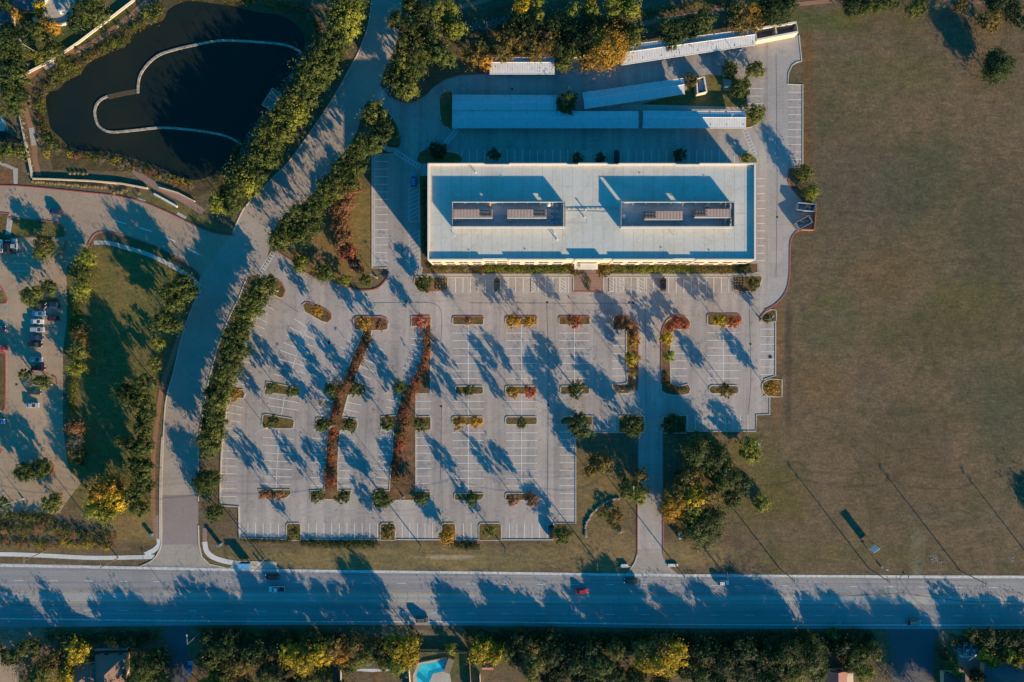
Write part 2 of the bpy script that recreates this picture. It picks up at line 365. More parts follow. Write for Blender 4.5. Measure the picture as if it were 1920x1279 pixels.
FOL = {
 'green': foliage('live_oak_leaves', [(0, (.018, .034, .008)), (.45, (.062, .090, .020)), (1, (.165, .185, .045))]),
 'dark': foliage('dark_evergreen_leaves', [(0, (.010, .024, .008)), (.5, (.034, .060, .017)), (1, (.085, .115, .032))]),
 'olive': foliage('olive_green_leaves', [(0, (.040, .050, .010)), (.5, (.120, .135, .028)), (1, (.25, .245, .055))]),
 'lime': foliage('yellow_green_leaves', [(0, (.07, .09, .012)), (.5, (.20, .22, .030)), (1, (.39, .38, .055))]),
 'yellow': foliage('yellow_autumn_leaves', [(0, (.08, .085, .010)), (.35, (.28, .23, .018)), (1, (.74, .48, .03))]),
 'orange': foliage('orange_autumn_leaves', [(0, (.09, .078, .012)), (.3, (.32, .19, .024)), (1, (.66, .33, .04))]),
 'red': foliage('red_autumn_leaves', [(0, (.12, .055, .022)), (.4, (.36, .105, .048)), (1, (.62, .17, .075))]),
 'rust': foliage('rust_brown_leaves', [(0, (.11, .062, .032)), (.5, (.26, .13, .062)), (1, (.42, .21, .10))]),
 'brown': foliage('brown_olive_leaves', [(0, (.055, .048, .014)), (.5, (.17, .125, .032)), (1, (.32, .22, .055))]),
 'bare': foliage('grey_bare_twigs', [(0, (.08, .07, .05)), (.5, (.19, .165, .11)), (1, (.32, .27, .18))]),
 'tuft': foliage('pale_dry_grass_blades', [(0, (.16, .14, .07)), (.5, (.30, .25, .13)), (1, (.46, .38, .22))]),
 'purple': foliage('dark_plum_leaves', [(0, (.03, .018, .022)), (.5, (.07, .04, .045)), (1, (.12, .07, .065))]),
}
KD = dict(green='mid green', dark='dark green', olive='olive green', lime='yellow green', yellow='golden yellow', orange='orange', red='red leaved',
          rust='rusty brown', brown='brownish', bare='bare grey', purple='dark plum', tuft='pale')

# ---------------------------------------------------------------- ground, water, roads
LAYER = dict(lawn=.008, lot=.016, side=.021, curve=.026, main=.032, mark=.040, mark2=.045, walk=.10, bed=.13)
ST = dict()
flat('ground', [(-900, -900), (900, -900), (900, 900), (-900, 900)], 0, M['ground'])
MAINX = [-300, 0, 480, 900, 1300, 1920, 2220]
ML = dict(top=[1050, 1056, 1066, 1072, 1077, 1079, 1078], edgeT=[1054, 1060, 1069, 1074, 1079, 1082, 1081], dashT=[1083, 1088, 1092, 1095, 1097, 1102, 1102],
          bandT=[1104, 1109, 1110, 1112, 1115, 1116, 1115], bandB=[1124, 1129, 1130, 1131, 1133, 1134, 1134], dashB=[1138, 1143, 1146, 1150, 1153, 1155, 1155],
          edgeB=[1155, 1160, 1165, 1166, 1171, 1172, 1172], bot=[1172, 1176, 1172, 1173, 1178, 1180, 1180])
def mline(k, n=8): return smooth_line(list(zip(MAINX, ML[k])), n)
flat('main_road', Wp(mline('top')+mline('bot')[::-1]), LAYER['main'], M['mainroad'])
mb = MB()
ribbon(mb, Wp(mline('edgeT')), .9, LAYER['mark']); ribbon(mb, Wp(mline('edgeB')), .45, LAYER['mark'])
def dashes(mb, ps, w, on, gap, z):
    L = 0; out = []; acc = 0; ps = [Vector((p[0], p[1])) for p in ps]; cur = []; state = True; need = on
    pos = ps[0].copy(); i = 0; cur = [pos.copy()]
    while i < len(ps)-1:
        d = (ps[i+1]-pos).length
        if d <= need:
            need -= d; pos = ps[i+1].copy(); i += 1
            if state: cur.append(pos.copy())
        else:
            pos = pos+(ps[i+1]-pos).normalized()*need
            if state: cur.append(pos.copy()); ribbon(mb, cur, w, z)
            state = not state; need = on if state else gap; cur = [pos.copy()]
dashes(mb, Wp(mline('dashT')), .22, 3.2, 9.2, LAYER['mark']); dashes(mb, Wp(mline('dashB')), .22, 3.2, 9.2, LAYER['mark'])
tag(mb.build('main_road_lane_lines', M['palepaint']), kind='structure')
mb = MB(); ribbon(mb, Wp(mline('bandT')), .25, LAYER['mark']); ribbon(mb, Wp(mline('bandB')), .25, LAYER['mark'])
tag(mb.build('main_road_centre_lines', M['yellow']), kind='structure')
mb = MB()
c = [tuple((a+b)/2 for a, b in zip(p, q)) for p, q in zip(mline('bandT'), mline('bandB'))]
ribbon(mb, Wp(c), 3.0, LAYER['main']+.004)
tag(mb.build('main_road_centre_strip', paving('centre_strip_asphalt', (.37, .36, .34), streak=((.012, .9, 1), .010), stain=.1)), kind='structure')
mb = MB()
for x, y0, y1 in ((112, 1102, 1118), (47, 1108, 1130), (845, 1108, 1120), (1033, 1085, 1138), (1160, 1110, 1148), (1223, 1118, 1150), (1272, 1113, 1131), (743, 1114, 1131), (763, 1112, 1128),
                  (783, 1113, 1132), (718, 1117, 1128), (623, 1105, 1130), (841, 1104, 1124), (220, 1088, 1104)):
    ribbon(mb, Wp(smooth_line([(x, y0), (x+2, (y0+y1)/2), (x-1, y1)], 4)), .10, LAYER['mark'])
for a in ([(0, 1134), (100, 1137), (200, 1139)], [(60, 1152), (170, 1154)], [(700, 1141), (820, 1142)], [(980, 1133), (1180, 1135), (1350, 1134)], [(1150, 1124), (1152, 1148), (1151, 1165)]):
    ribbon(mb, Wp(smooth_line(a, 5)), .12, LAYER['mark'])
for a in ([(700, 568), (790, 567), (818, 572), (828, 590), (827, 640)], [(828, 760), (826, 900)], [(1025, 566), (1028, 700), (1026, 960)], [(880, 568), (1190, 569)], [(1405, 580), (1408, 700), (1404, 770)],
          [(560, 586), (520, 560)], [(1455, 40+60), (1457, 330), (1455, 520)], [(1210, 570), (1212, 760)]):
    ribbon(mb, Wp(smooth_line(a, 5)), .14, LAYER['mark'])
tag(mb.build('crack_seal_lines', M['seal']), kind='structure')
mb = MB()
for a in ([(1680, 1081), (1683, 1100)], [(1704, 1078), (1700, 1100), (1692, 1112)], [(1690, 1111), (1740, 1119), (1820, 1128), (1900, 1128)], [(1590, 1117), (1690, 1112)]):
    ribbon(mb, Wp(smooth_line(a, 6)), .3, LAYER['mark'])
tag(mb.build('tyre_marks', M['skid']), kind='structure')

CL = [(704, -60), (697, 0), (690, 50), (672, 98), (655, 130), (630, 175), (600, 222), (570, 265), (540, 305), (510, 335), (480, 365), (455, 395), (437, 436)]
CL2 = [(376, 518), (372, 548), (355, 590), (345, 620), (335, 655), (325, 700), (312, 745), (307, 800), (305, 860), (303, 930), (303, 1012), (297, 1035), (285, 1051), (262, 1062)]
CR = [(758, -60), (755, 0), (750, 50), (738, 95), (722, 130), (712, 165), (700, 190), (680, 215), (668, 250), (645, 285), (618, 322), (598, 352), (570, 378), (540, 402), (518, 425), (508, 450),
      (500, 485), (485, 512), (462, 522), (447, 560), (432, 590), (412, 640), (400, 680), (388, 730), (378, 790), (373, 830), (372, 940), (372, 985), (373, 1020), (378, 1043), (393, 1058), (430, 1066), (440, 1070)]
left = smooth_line(CL, 4)+smooth_line(CL2, 4); right = smooth_line(CR, 4)
flat('curving_road', Wp(left+[(300, 1075)]+right[::-1]), LAYER['curve'], M['curveroad'])
flat('road_apron', Wp([(302, 1022), (374, 1022), (377, 1043), (393, 1058), (430, 1067), (350, 1069), (262, 1063), (285, 1051), (297, 1035)]), .030, M['apron'])
flat('brown_road_section', Wp([(303.5, 928), (372, 928), (372, 1021), (303.5, 1021)]), .030, M['browndrive'])
SRT = smooth_line([(-200, 342), (0, 348), (60, 351), (170, 362), (215, 367), (265, 378), (300, 392), (335, 408), (370, 425), (405, 438), (440, 441)], 4)
SRB = smooth_line([(-200, 395), (0, 399), (14, 405), (24, 409), (100, 416), (118, 425), (122, 440)], 3)
SRB2 = smooth_line([(164, 462), (172, 446), (184, 436), (200, 435), (225, 440), (260, 450), (295, 463), (330, 482), (360, 502), (377, 519)], 4)
flat('side_road', Wp(SRT+[(450, 470), (420, 520)]+SRB2[::-1]+SRB[::-1]), LAYER['side'], M['tanroad'])
mb = MB()
y = smooth_line([(0, 371), (80, 377), (180, 386), (260, 398), (320, 420), (370, 448), (395, 466)], 5)
ribbon(mb, Wp(y), .18, LAYER['mark']); tag(mb.build('side_road_centre_line', M['yellow']), kind='structure')
mb = MB()
for a, b in (((213, 413), (237, 420)), ((262, 427), (284, 434)), ((308, 443), (329, 453)), ((353, 466), (374, 478))): ribbon(mb, Wp([a, b]), .3, LAYER['mark'])
tag(mb.build('side_road_lane_dashes', M['white']), kind='structure')
flat('side_lot', Wp([(-150, 470), (14, 456), (20, 446), (122, 444), (121, 430), (166, 462), (150, 480), (125, 500), (125, 600), (118, 660), (118, 740), (118, 800), (128, 880), (152, 905), (122, 945), (112, 962), (0, 966), (-150, 966)]), LAYER['lot'], M['tanlot'])
LOTP = [(484, 514), (516, 470), (530, 478), (545, 487), (560, 500), (575, 512), (595, 522), (620, 527), (645, 536), (672, 544), (700, 543), (716, 534), (726, 520), (727, 503),
        (698.5, 503), (698.5, 290), (738, 289), (725, 268), (708, 240), (700, 214), (702, 188), (712, 160), (728, 180), (750, 191), (775, 192), (796, 181), (812, 165), (835, 150), (862, 142), (918, 139), (918, 117),
        (1040, 118), (1060, 120), (1085, 110), (1166, 95), (1415, 52), (1498, 66), (1503, 115), (1485, 123), (1478, 138), (1477, 158), (1505, 159), (1505, 313), (1480, 315), (1477, 335),
        (1483, 352), (1497, 368), (1505, 378), (1531, 383), (1527, 431), (1503, 431), (1490, 438), (1482, 455), (1481, 490), (1480, 520), (1473, 548), (1455, 570), (1434, 582), (1425, 602),
        (1453.5, 604), (1454, 704), (1432, 712), (1432, 742), (1443, 745), (1443, 777), (1418, 778), (1417, 808.5), (1244, 808.5), (1243, 1035), (1247, 1050), (1258, 1068), (1272, 1079), (1170, 1078),
        (1180, 1070), (1190, 1055), (1195, 1035), (1196, 812), (1079.5, 812), (1079.5, 981), (1038, 981), (1037, 1012), (449.5, 1009), (447.5, 950), (415, 948), (413, 935), (414, 880), (417, 830), (423, 780),
        (433, 730), (445, 683), (460, 630), (478, 585), (492, 555), (497, 535)]
flat('parking_lot', Wp(LOTP), LAYER['lot'], M['lot'])
flat('east_driveway', Wp([(1440, 62), (1498, 66), (1503, 115), (1485, 123), (1478, 138), (1477, 335), (1483, 352), (1497, 368), (1505, 379), (1531, 383), (1527, 431), (1503, 431), (1490, 438), (1482, 455), (1480, 520), (1472, 549), (1455, 571),
      (1436, 575), (1440, 520), (1440, 300)]), .0205, M['lot2'])
flat('driveway_apron', Wp([(1195, 1030), (1243, 1030), (1247, 1050), (1258, 1066), (1274, 1078), (1170, 1078), (1182, 1068), (1190, 1052)]), .036, M['apron'])
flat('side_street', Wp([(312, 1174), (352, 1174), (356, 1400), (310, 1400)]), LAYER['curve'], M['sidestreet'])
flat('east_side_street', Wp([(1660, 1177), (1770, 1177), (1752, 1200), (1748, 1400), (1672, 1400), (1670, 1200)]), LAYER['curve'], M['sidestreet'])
flat('house_drive', Wp([(1795, 1215), (1835, 1215), (1838, 1400), (1800, 1400)]), LAYER['lot'], M['browndrive'])
flat('tan_drive', Wp([(-150, 1185), (20, 1200), (34, 1235), (38, 1400), (-150, 1400)]), LAYER['lot'], M['tanlot'])

# pond
POND = smooth_line([(318, 16), (352, 2), (395, 6), (440, 12), (480, 22), (520, 28), (552, 42), (570, 68), (568, 95), (556, 120), (536, 150), (520, 170), (505, 200), (488, 225), (470, 250), (452, 275), (440, 300), (420, 318),
      (395, 330), (365, 338), (330, 330), (305, 316), (270, 304), (240, 294), (200, 284), (165, 284), (130, 274), (112, 257), (95, 240), (90, 215), (86, 190), (90, 174), (110, 168), (125, 152), (150, 140), (160, 125), (178, 111),
      (200, 102), (212, 92), (235, 88), (242, 70), (258, 56), (282, 46), (306, 38)], 4, True)
flat('pond_bank', Wp([(318, -10), (480, -10), (585, 20), (610, 80), (560, 170), (500, 270), (450, 340), (370, 370), (240, 322), (100, 318), (64, 200), (80, 150), (200, 70)]), .006,
     grass('pond_bank_soil', [(.3, (.05, .05, .025)), (.5, (.085, .07, .035)), (.7, (.13, .09, .055))], sc=.2))
flat('pond_water', Wp(POND), .012, M['water'])

# lawns beside roads, walks and paths
flat('corner_lawn', Wp(smooth_line([(166, 464), (200, 462), (240, 470), (285, 486), (330, 512), (366, 530), (352, 580), (330, 620), (300, 700), (288, 800), (282, 900), (282, 960), (160, 960), (130, 880), (124, 640), (126, 500), (150, 482)], 3, True)), LAYER['lawn'], M['lawn'])
flat('road_median', Wp(smooth_line([(22, 412), (60, 411), (100, 415), (119, 428), (117, 441), (30, 442), (18, 430)], 3, True)), .03, M['lawn'])
flat('roadside_lawn', Wp(smooth_line([(230, 366), (265, 372), (330, 400), (372, 420), (420, 434), (405, 420), (372, 396), (330, 380), (270, 362)], 3, True)), LAYER['lawn'], M['lawn'])
wk = MB()
def walkway(name, pts, w, mat, z=.05, n=5):
    mb = MB(); ps = Wp(smooth_line(pts, n)); ribbon(mb, ps, w, z); return tag(mb.build(name, M[mat]), kind='structure')
walkway('pond_path', [(300, -30), (275, 2), (225, 45), (160, 88), (100, 108), (60, 140), (42, 158), (42, 180), (52, 220), (64, 262), (66, 300), (74, 330)], 1.9, 'brickpath')
walkway('corner_sidewalk', [(176, 455), (205, 456), (235, 464), (280, 478), (325, 500), (362, 524), (374, 538)], 1.5, 'walk')
walkway('granite_path', [(345, 600), (337, 630), (322, 672), (305, 722), (296, 780), (289, 840), (287, 900), (288, 970), (296, 1010)], 1.7, 'brickpath')
walkway('upper_granite_path', [(1380, 12), (1440, 12), (1495, 8), (1580, 0), (1640, -6)], 1.5, 'brickpath')
walkway('creek_path', [(860, 14), (900, 4), (940, -10)], 1.6, 'brickpath')
walkway('creekside_path', [(1200, 45), (1260, 34), (1330, 22), (1390, 14)], 1.6, 'brickpath')
walkway('north_granite_path', [(1700, -6), (1800, 0), (1900, 18), (1960, 30)], 1.6, 'brickpath')
walkway('pond_south_path', [(250, 318), (275, 338), (300, 352), (340, 372), (382, 398)], 2.4, 'brickwalk')
walkway('road_sidewalk', [(-200, 1038), (0, 1039), (90, 1042), (180, 1046), (290, 1044)], 1.5, 'whitewalk', .06)
walkway('corner_ramp_walk', [(272, 1040), (288, 1032), (298, 1022), (298, 1010)], 1.7, 'whitewalk', .064)
walkway('brick_verge_walk', [(293, 965), (297, 1012)], 1.8, 'brickwalk', .055)
walkway('east_brick_walk', [(384, 990), (384, 1018)], 1.6, 'brickwalk', .055)
walkway('east_ramp_walk', [(384, 1016), (388, 1034), (402, 1046), (425, 1053), (445, 1056)], 1.8, 'whitewalk', .06)
flat('verge_lens', Wp(smooth_line([(384, 1048), (395, 1050), (420, 1058), (438, 1063), (405, 1063), (392, 1057)], 3, True)), .066, M['lawn'])
flat('bus_stop_pad', Wp([(440, 1051), (519, 1053), (520, 1062), (527, 1066), (430, 1066)]), .072, M['walk'])
flat('front_sidewalk', Wp([(793, 513), (1410, 513), (1425, 508), (1432, 512), (1428, 519), (1400, 521), (1372, 520), (793, 520)]), LAYER['walk'], M['walk'])
flat('entrance_plaza', Wp([(1075, 513), (1130, 513), (1131, 547), (1078, 548), (1074, 545)]), LAYER['walk']+.006, M['brickwalk'])
flat('entrance_walk', Wp([(1094, 496), (1116, 496), (1118, 513), (1094, 513)]), LAYER['walk']-.01, M['brickwalk'])
flat('carport_walk', Wp([(1165, 198), (1200, 196), (1395, 201), (1395, 207), (1165, 205)]), LAYER['walk'], M['walk'])
flat('rear_plaza_walk', Wp([(1080, 283), (1136, 283), (1136, 305), (1080, 305)]), LAYER['walk'], M['walk'])
flat('crossing_pad', Wp([(706, 264), (735, 280), (740, 286), (728, 286), (700, 268)]), LAYER['walk'], M['walk'])
flat('utility_pad', Wp([(1355, 148), (1371, 150), (1372, 170), (1357, 170)]), LAYER['walk']+.02, M['walk'])
flat('median_walk', Wp([(14, 408), (24, 414), (20, 440), (10, 440)]), .05, M['walk'])
flat('median_verge', Wp([(-60, 400), (12, 402), (14, 412), (10, 440), (-60, 442)]), .035, M['mulch'])
flat('storm_inlet_west', Wp([(257, 370), (274, 376), (271, 380), (256, 376)]), .06, M['walk'])
flat('storm_inlet_east', Wp([(334, 397), (351, 407), (347, 411), (331, 402)]), .06, M['walk'])
flat('plank_walk', Wp([(24, 314), (34, 316), (33, 345), (26, 345)]), .05, M['walk'])
flat('plank_walk_north', Wp([(-30, 290), (0, 302), (28, 314), (32, 321), (0, 309), (-30, 298)]), .056, M['walk'])
flat('gravel_bed_west', Wp([(-40, 310), (24, 322), (24, 344), (-40, 342)]), .01, M['redmulch'])
flat('culvert_concrete', Wp([(-30, 216), (6, 214), (12, 236), (8, 246), (-30, 246)]), .02, M['walk'])
flat('small_pool_west', Wp([(-30, 246), (8, 246), (40, 262), (44, 270), (-30, 264)]), .018, M['water'])
flat('path_platform_north', Wp([(78, 122), (97, 112), (103, 118), (101, 123), (87, 132)]), .07, M['walk'])
flat('path_platform_south', Wp([(54, 240), (64, 239), (68, 272), (59, 274)]), .07, M['walk'])

# building strip bed and grass areas inside the lot
flat('building_bed', Wp([(793, 497), (1420, 495), (1420, 513), (793, 513)]), .05, M['redmulch'])
flat('west_building_bed', Wp([(787, 330), (822, 330), (822, 500), (790, 500)]), .045, M['mulch'])
flat('rear_island_grass', Wp([(1195, 197), (1240, 185), (1283, 175), (1305, 145), (1330, 140), (1360, 143), (1393, 150), (1400, 160), (1402, 206), (1395, 202)]), .05, M['lawn'])

# ---------------------------------------------------------------- planting islands with kerbs
KB = MB(); KR = MB()
def rrect(x0, y0, x1, y1, r=3.5, sl=(1, 1, 1, 1)):
    pts = []
    for (cx, cy, a0, q) in ((x0, y0, 180, sl[0]), (x1, y0, 270, sl[1]), (x1, y1, 0, sl[2]), (x0, y1, 90, sl[3])):
        rr = r*q; sx = 1 if cx == x0 else -1; sy = 1 if cy == y0 else -1
        ox, oy = cx+sx*rr, cy+sy*rr
        for k in range(4):
            a = R(a0+k*30); pts.append((ox+rr*math.cos(a), oy+rr*math.sin(a)))
    return pts
def island(pts, mat='mulch', kerb=True, red=None):
    ps = Wp(pts); flat('planting_bed', ps, LAYER['bed'], M[mat])
    if kerb: band(KB, ps, .34, 0, .17, True)
    if red: band(KR, Wp(red), .36, 0, .175)
ISL = []
def isl(x0, y0, x1, y1, mat='mulch', r=3.5, red=False, sl=(1, 1, 1, 1)):
    p = rrect(x0, y0, x1, y1, r, sl); rd = None
    if red: rd = [q for q in p if q[1] < y0+3+r*.3 or (q[0] > x1-1 and q[1] < y1-4)]
    island(p, mat, True, rd if red and len(rd) > 2 else None)
isl(849, 593.5, 907, 609, red=True); isl(948, 593.5, 1007, 609, red=True); isl(1048, 593.5, 1106, 609, red=True)
isl(1326, 589, 1388, 610, red=True, r=5)
for x0, x1 in ((854, 906), (948, 1006), (1051, 1105)): isl(x0, 724, x1, 739)
for x0, x1 in ((848, 906), (948, 1007)): isl(x0, 781.5, x1, 796)
for x0, x1 in ((852, 907), (948, 1006)): isl(x0, 925, x1, 938, sl=(1, 1, 3, 1))
isl(1329, 723, 1386, 738, r=7)
island([(1050, 789), (1056, 782), (1066, 780), (1110, 780), (1110, 796), (1052, 796)]); isl(1160, 780, 1208, 811)
island([(1244, 783), (1252, 780), (1287, 779), (1286, 812), (1243, 812)])
R1 = [(567, 572), (573, 567), (582, 568), (612, 581), (621, 589), (621, 598), (613, 605), (604, 603), (572, 585)]
island(R1, 'mulch', True, R1[1:7]); island([(499, 716), (562, 728), (561, 741), (555, 743), (502, 736), (498, 730)])
island([(493, 778), (500, 777), (549, 785), (552, 790), (550, 802), (545, 804), (494, 803), (491, 798)])
island([(484, 918), (544, 918), (546, 925), (538, 933), (520, 936), (500, 935), (488, 928)])
island([(425, 728), (456, 731), (460, 739), (456, 747), (428, 745)])
RA = [(505, 518), (520, 525), (530, 533), (535, 545), (530, 558), (525, 559), (500, 545)]
island(RA, 'mulch', True, RA[:5])
island(smooth_line([(1425, 603), (1426, 596), (1434, 587), (1446, 581), (1455, 583), (1455, 603)], 2), 'mulch', True, [(1425, 603), (1426, 594), (1434, 585), (1447, 578)])
island(smooth_line([(1466, 712), (1445, 711), (1434, 715), (1429, 722), (1430, 732), (1440, 743), (1466, 744)], 2))
# long strips
S1 = [(663, 598), (668, 594), (715, 594), (724, 597), (728, 606), (727, 617), (722, 619), (697, 620), (694, 640), (684, 665), (668, 703), (665, 715), (686, 722), (686, 735), (680, 741), (653, 740), (645, 770),
      (642, 782), (668, 786), (671, 793), (669, 804), (664, 807), (638, 806), (635, 835), (633, 880), (633, 919), (660, 919), (655, 932), (645, 937), (582, 936), (581, 920), (608, 919), (610, 880), (612, 840), (616, 808), (592, 806), (593, 784), (619, 784),
      (628, 742), (607, 738), (610, 716), (640, 722), (650, 700), (664, 660), (676, 636), (681, 620), (664, 617)]
island(S1, 'redmulch', True, [(664, 598), (668, 593.5), (715, 593.5), (725, 597), (728, 606)])
S2 = [(771, 594), (807, 593), (808, 600), (807, 737), (779.5, 738), (779.5, 781), (806, 781), (808, 785), (808, 804), (804, 807), (779.5, 807), (779.5, 921), (806, 921), (808, 926), (803, 934), (795, 938), (731, 938), (714, 940), (702, 935), (703, 920), (730, 920),
      (732, 890), (735, 860), (738, 806), (715, 805), (715, 781), (743, 779), (752, 740), (740, 738), (742, 715), (768, 722), (785, 690), (795, 655), (798, 612), (771, 612)]
island(S2, 'redmulch', True, [(771, 601), (774, 594), (804, 592.5), (808, 598)])
CA = smooth_line([(1151, 618), (1149, 603), (1153, 594), (1165, 592), (1180, 595), (1192, 605), (1196, 620), (1196, 720), (1192, 731), (1182, 737), (1165, 738), (1153, 734), (1148, 724), (1150, 720), (1174, 719), (1175, 700), (1174, 630), (1172, 618)], 2, True)
island(CA, 'redmulch', True, [p for p in CA if p[0] > 1190 or p[1] < 597])
CB = smooth_line([(1242, 735), (1240, 720), (1240, 640), (1242, 618), (1250, 602), (1262, 594), (1278, 592), (1290, 597), (1294, 607), (1290, 616), (1268, 618), (1259, 624), (1258, 719), (1290, 720), (1292, 738), (1262, 741)], 2, True)
island(CB, 'redmulch', True, [p for p in CB if (p[0] < 1246 and p[1] < 730) or (p[1] < 597)])
# bottom notches
for x0, x1 in ((537, 564), (713, 741), (828, 854), (898, 940)): island([(x0, 1013), (x0, 985), (x0+3, 981), (x1-3, 981), (x1, 985), (x1, 1013)])
# rock islands at both ends of the building
island([(778, 519), (839, 519), (839, 544), (795, 546), (783, 544), (776, 532)], 'redmulch', True, [(790, 546), (839, 545)])
island([(1374, 519), (1425, 516), (1429, 522), (1424, 536), (1410, 546), (1392, 548), (1374, 543)], 'redmulch', True, [(1374, 545), (1392, 549), (1411, 547)])
# rear islands
RI = smooth_line([(702, 190), (698, 215), (700, 245), (712, 268), (735, 278), (748, 275), (750, 262), (745, 240), (738, 222), (722, 205), (708, 192)], 2, True)
island(RI, 'mulch', True, [p for p in RI if p[0] > 742])
island(smooth_line([(826, 178), (848, 172), (848, 240), (840, 240), (828, 228), (824, 205)], 2, True), 'lawn', True, [(826, 225), (834, 236), (848, 241)])
island(smooth_line([(782, 302), (786, 288), (800, 280), (850, 286), (864, 292), (864, 306), (800, 308), (790, 308)], 2, True), 'lawn', True, [(782, 302), (787, 287), (800, 280)])
NI = smooth_line([(712, 158), (730, 178), (750, 190), (775, 191), (796, 180), (812, 164), (835, 149), (862, 141), (918, 138)], 4)
band(KR, Wp(NI), .4, 0, .17)
island([(1396, 206), (1402, 206), (1425, 212), (1430, 222), (1410, 238), (1398, 240)], 'lawn', True)
island([(1386, 292), (1402, 285), (1418, 296), (1420, 306), (1390, 306)], 'lawn', True)
# triangle lawn west of the building
TL = [(516, 468), (530, 478), (545, 487), (560, 500), (575, 512), (595, 522), (620, 527), (645, 536), (672, 544), (700, 543), (716, 534), (726, 520), (727, 503)]
band(KR, Wp(smooth_line(TL, 3)), .45, 0, .17)
band(KB, Wp([(727, 502.5), (698, 502.5), (698, 289.5), (738, 289.5)]), .5, 0, .16)
# lot outline kerbs
for seg in ([(415, 948), (413, 935), (414, 880), (417, 830), (423, 780), (433, 730), (445, 683), (460, 630), (478, 585), (492, 555), (498, 540)], [(449.5, 1009), (447.5, 950), (415, 948)]):
    band(KB, Wp(smooth_line(seg, 3) if len(seg) > 4 else seg), .5, 0, .2)
for seg in ([(449.5, 1009), (537, 1011)], [(564, 1011), (713, 1011.5)], [(741, 1011.5), (828, 1012)], [(854, 1012), (898, 1012)], [(940, 1012), (1037, 1012), (1038, 981), (1079.5, 981), (1079.5, 812), (1160, 811)],
            [(1286, 809), (1417, 808.5), (1418, 778), (1443, 777), (1443, 745), (1432, 742)], [(1432, 712), (1454, 704), (1454, 604), (1425, 602)], [(1498, 66), (1503, 115), (1493, 117), (1485, 123), (1478, 138), (1477, 158), (1505, 159), (1505, 313), (1480, 315)],
            [(1075, 545), (1075, 513)], [(1131, 547), (1131, 513)], [(793, 520), (1075, 520)], [(1131, 520), (1374, 520)], [(1195, 1040), (1190, 1055), (1180, 1070)], [(1160, 1064), (1182, 1062)]):
    band(KB, Wp(seg), .34, 0, .17)
for seg in ([(1480, 315), (1477, 335), (1483, 352), (1497, 368), (1505, 378)], [(1527, 431), (1503, 431), (1490, 438), (1482, 455), (1481, 490), (1480, 520), (1473, 548), (1455, 570), (1434, 582)], [(1196, 812), (1195, 1040)], [(1243.5, 812), (1243.5, 1038), (1247, 1050)],
            [(1074, 546), (1132, 548)]):
    band(KR, Wp(smooth_line(seg, 4) if len(seg) > 3 else seg), .4, 0, .17)
for seg in (CL[1:], [(1050, 0)]):
    if len(seg) > 2: band(KB, Wp(smooth_line(seg, 4)), .35, 0, .16)
band(KB, Wp(smooth_line([(303, 745+0)]+[(307.5, 800), (305, 860), (303, 930), (303, 1012)], 3)[4:]), .9, 0, .15, off=-.4)
band(KB, Wp(smooth_line(CL2, 4)), .32, 0, .16)
band(KB, Wp(smooth_line(CR[18:27], 4)), .32, 0, .16); band(KB, Wp([(372, 985), (373, 1020), (378, 1043), (393, 1058), (430, 1066)]), .4, 0, .16)
band(KR, Wp(SRT), .4, 0, .16); band(KR, Wp(SRB2), .4, 0, .16); band(KR, Wp(SRB), .35, 0, .16)
for seg in ([(100, 558), (108, 562), (113, 575)], [(98, 705), (106, 710), (108, 722)], [(94, 866), (101, 874), (100, 884), (92, 892)], [(-4, 530), (6, 545), (13, 560), (12, 568), (0, 570)], [(0, 660), (9, 663), (11, 680), (10, 760), (4, 770)],
            [(-2, 840), (3, 846), (0, 850)], [(100, 930), (110, 927), (114, 935)], [(124, 452), (122, 462), (116, 474), (104, 484)]):
    band(KR, Wp(smooth_line(seg, 4)), .5, 0, .17)
tag(KB.build('kerb', M['kerb']), kind='structure'); tag(KR.build('red_kerb', M['redkerb']), kind='structure')
flat('west_lot_island', Wp([(-20, 530), (6, 548), (12, 566), (0, 570), (-20, 570)]), .12, M['lawn'])
flat('west_lot_long_island', Wp([(-20, 662), (8, 664), (9, 760), (3, 769), (-20, 769)]), .12, M['mulch'])
flat('west_lot_tree_island', Wp([(40, 552), (60, 556), (104, 560), (112, 575), (60, 578), (40, 566)]), .12, M['lawn'])
flat('west_lot_south_island', Wp([(30, 872), (92, 868), (99, 878), (92, 892), (34, 896)]), .12, M['lawn'])

# ---------------------------------------------------------------- painted lines
mk = MB()
def ln(x0, y0, x1, y1, w=.19, z=None): ribbon(mk, Wp([(x0, y0), (x1, y1)]), w, LAYER['mark'] if z is None else z)
def rows(x0, x1, y0, step, n, **k):
    for i in range(n): ln(x0, y0+i*step, x1, y0+i*step, **k)
def colsv(y0, y1, x0, step, n):
    for i in range(n): ln(x0+i*step, y0, x0+i*step, y1)
for c in (878, 978):
    rows(c-29.5, c+29.5, 624.5, 14.25, 7); rows(c-29.5, c+29.5, 752.5, 14.2, 2); rows(c-29.5, c+29.5, 811.5, 14.25, 8)
    for a, b in ((611, 723), (740, 781), (797, 922)): ln(c, a, c, b, z=LAYER['mark2'])
rows(1048, 1106, 624.5, 14.25, 7); ln(1077, 611, 1077, 723, z=LAYER['mark2'])
rows(1049, 1078, 810.5, 14.3, 12); rows(1147, 1174, 634, 14.2, 6); rows(1259, 1288, 634, 14.2, 6)
rows(1326, 1386, 624, 14.2, 7); ln(1356, 611, 1356, 722, z=LAYER['mark2']); rows(1425, 1453, 617, 14.2, 7)
rows(780, 808, 752.5, 14.2, 2); rows(780, 808, 821, 14.3, 7)
colsv(981, 1009, 465, 14.3, 5); colsv(981, 1010, 579, 14.3, 10); colsv(981, 1010, 754, 14.3, 6); colsv(981, 1010, 869, 14.3, 2); colsv(981, 1010, 955, 14.2, 6)
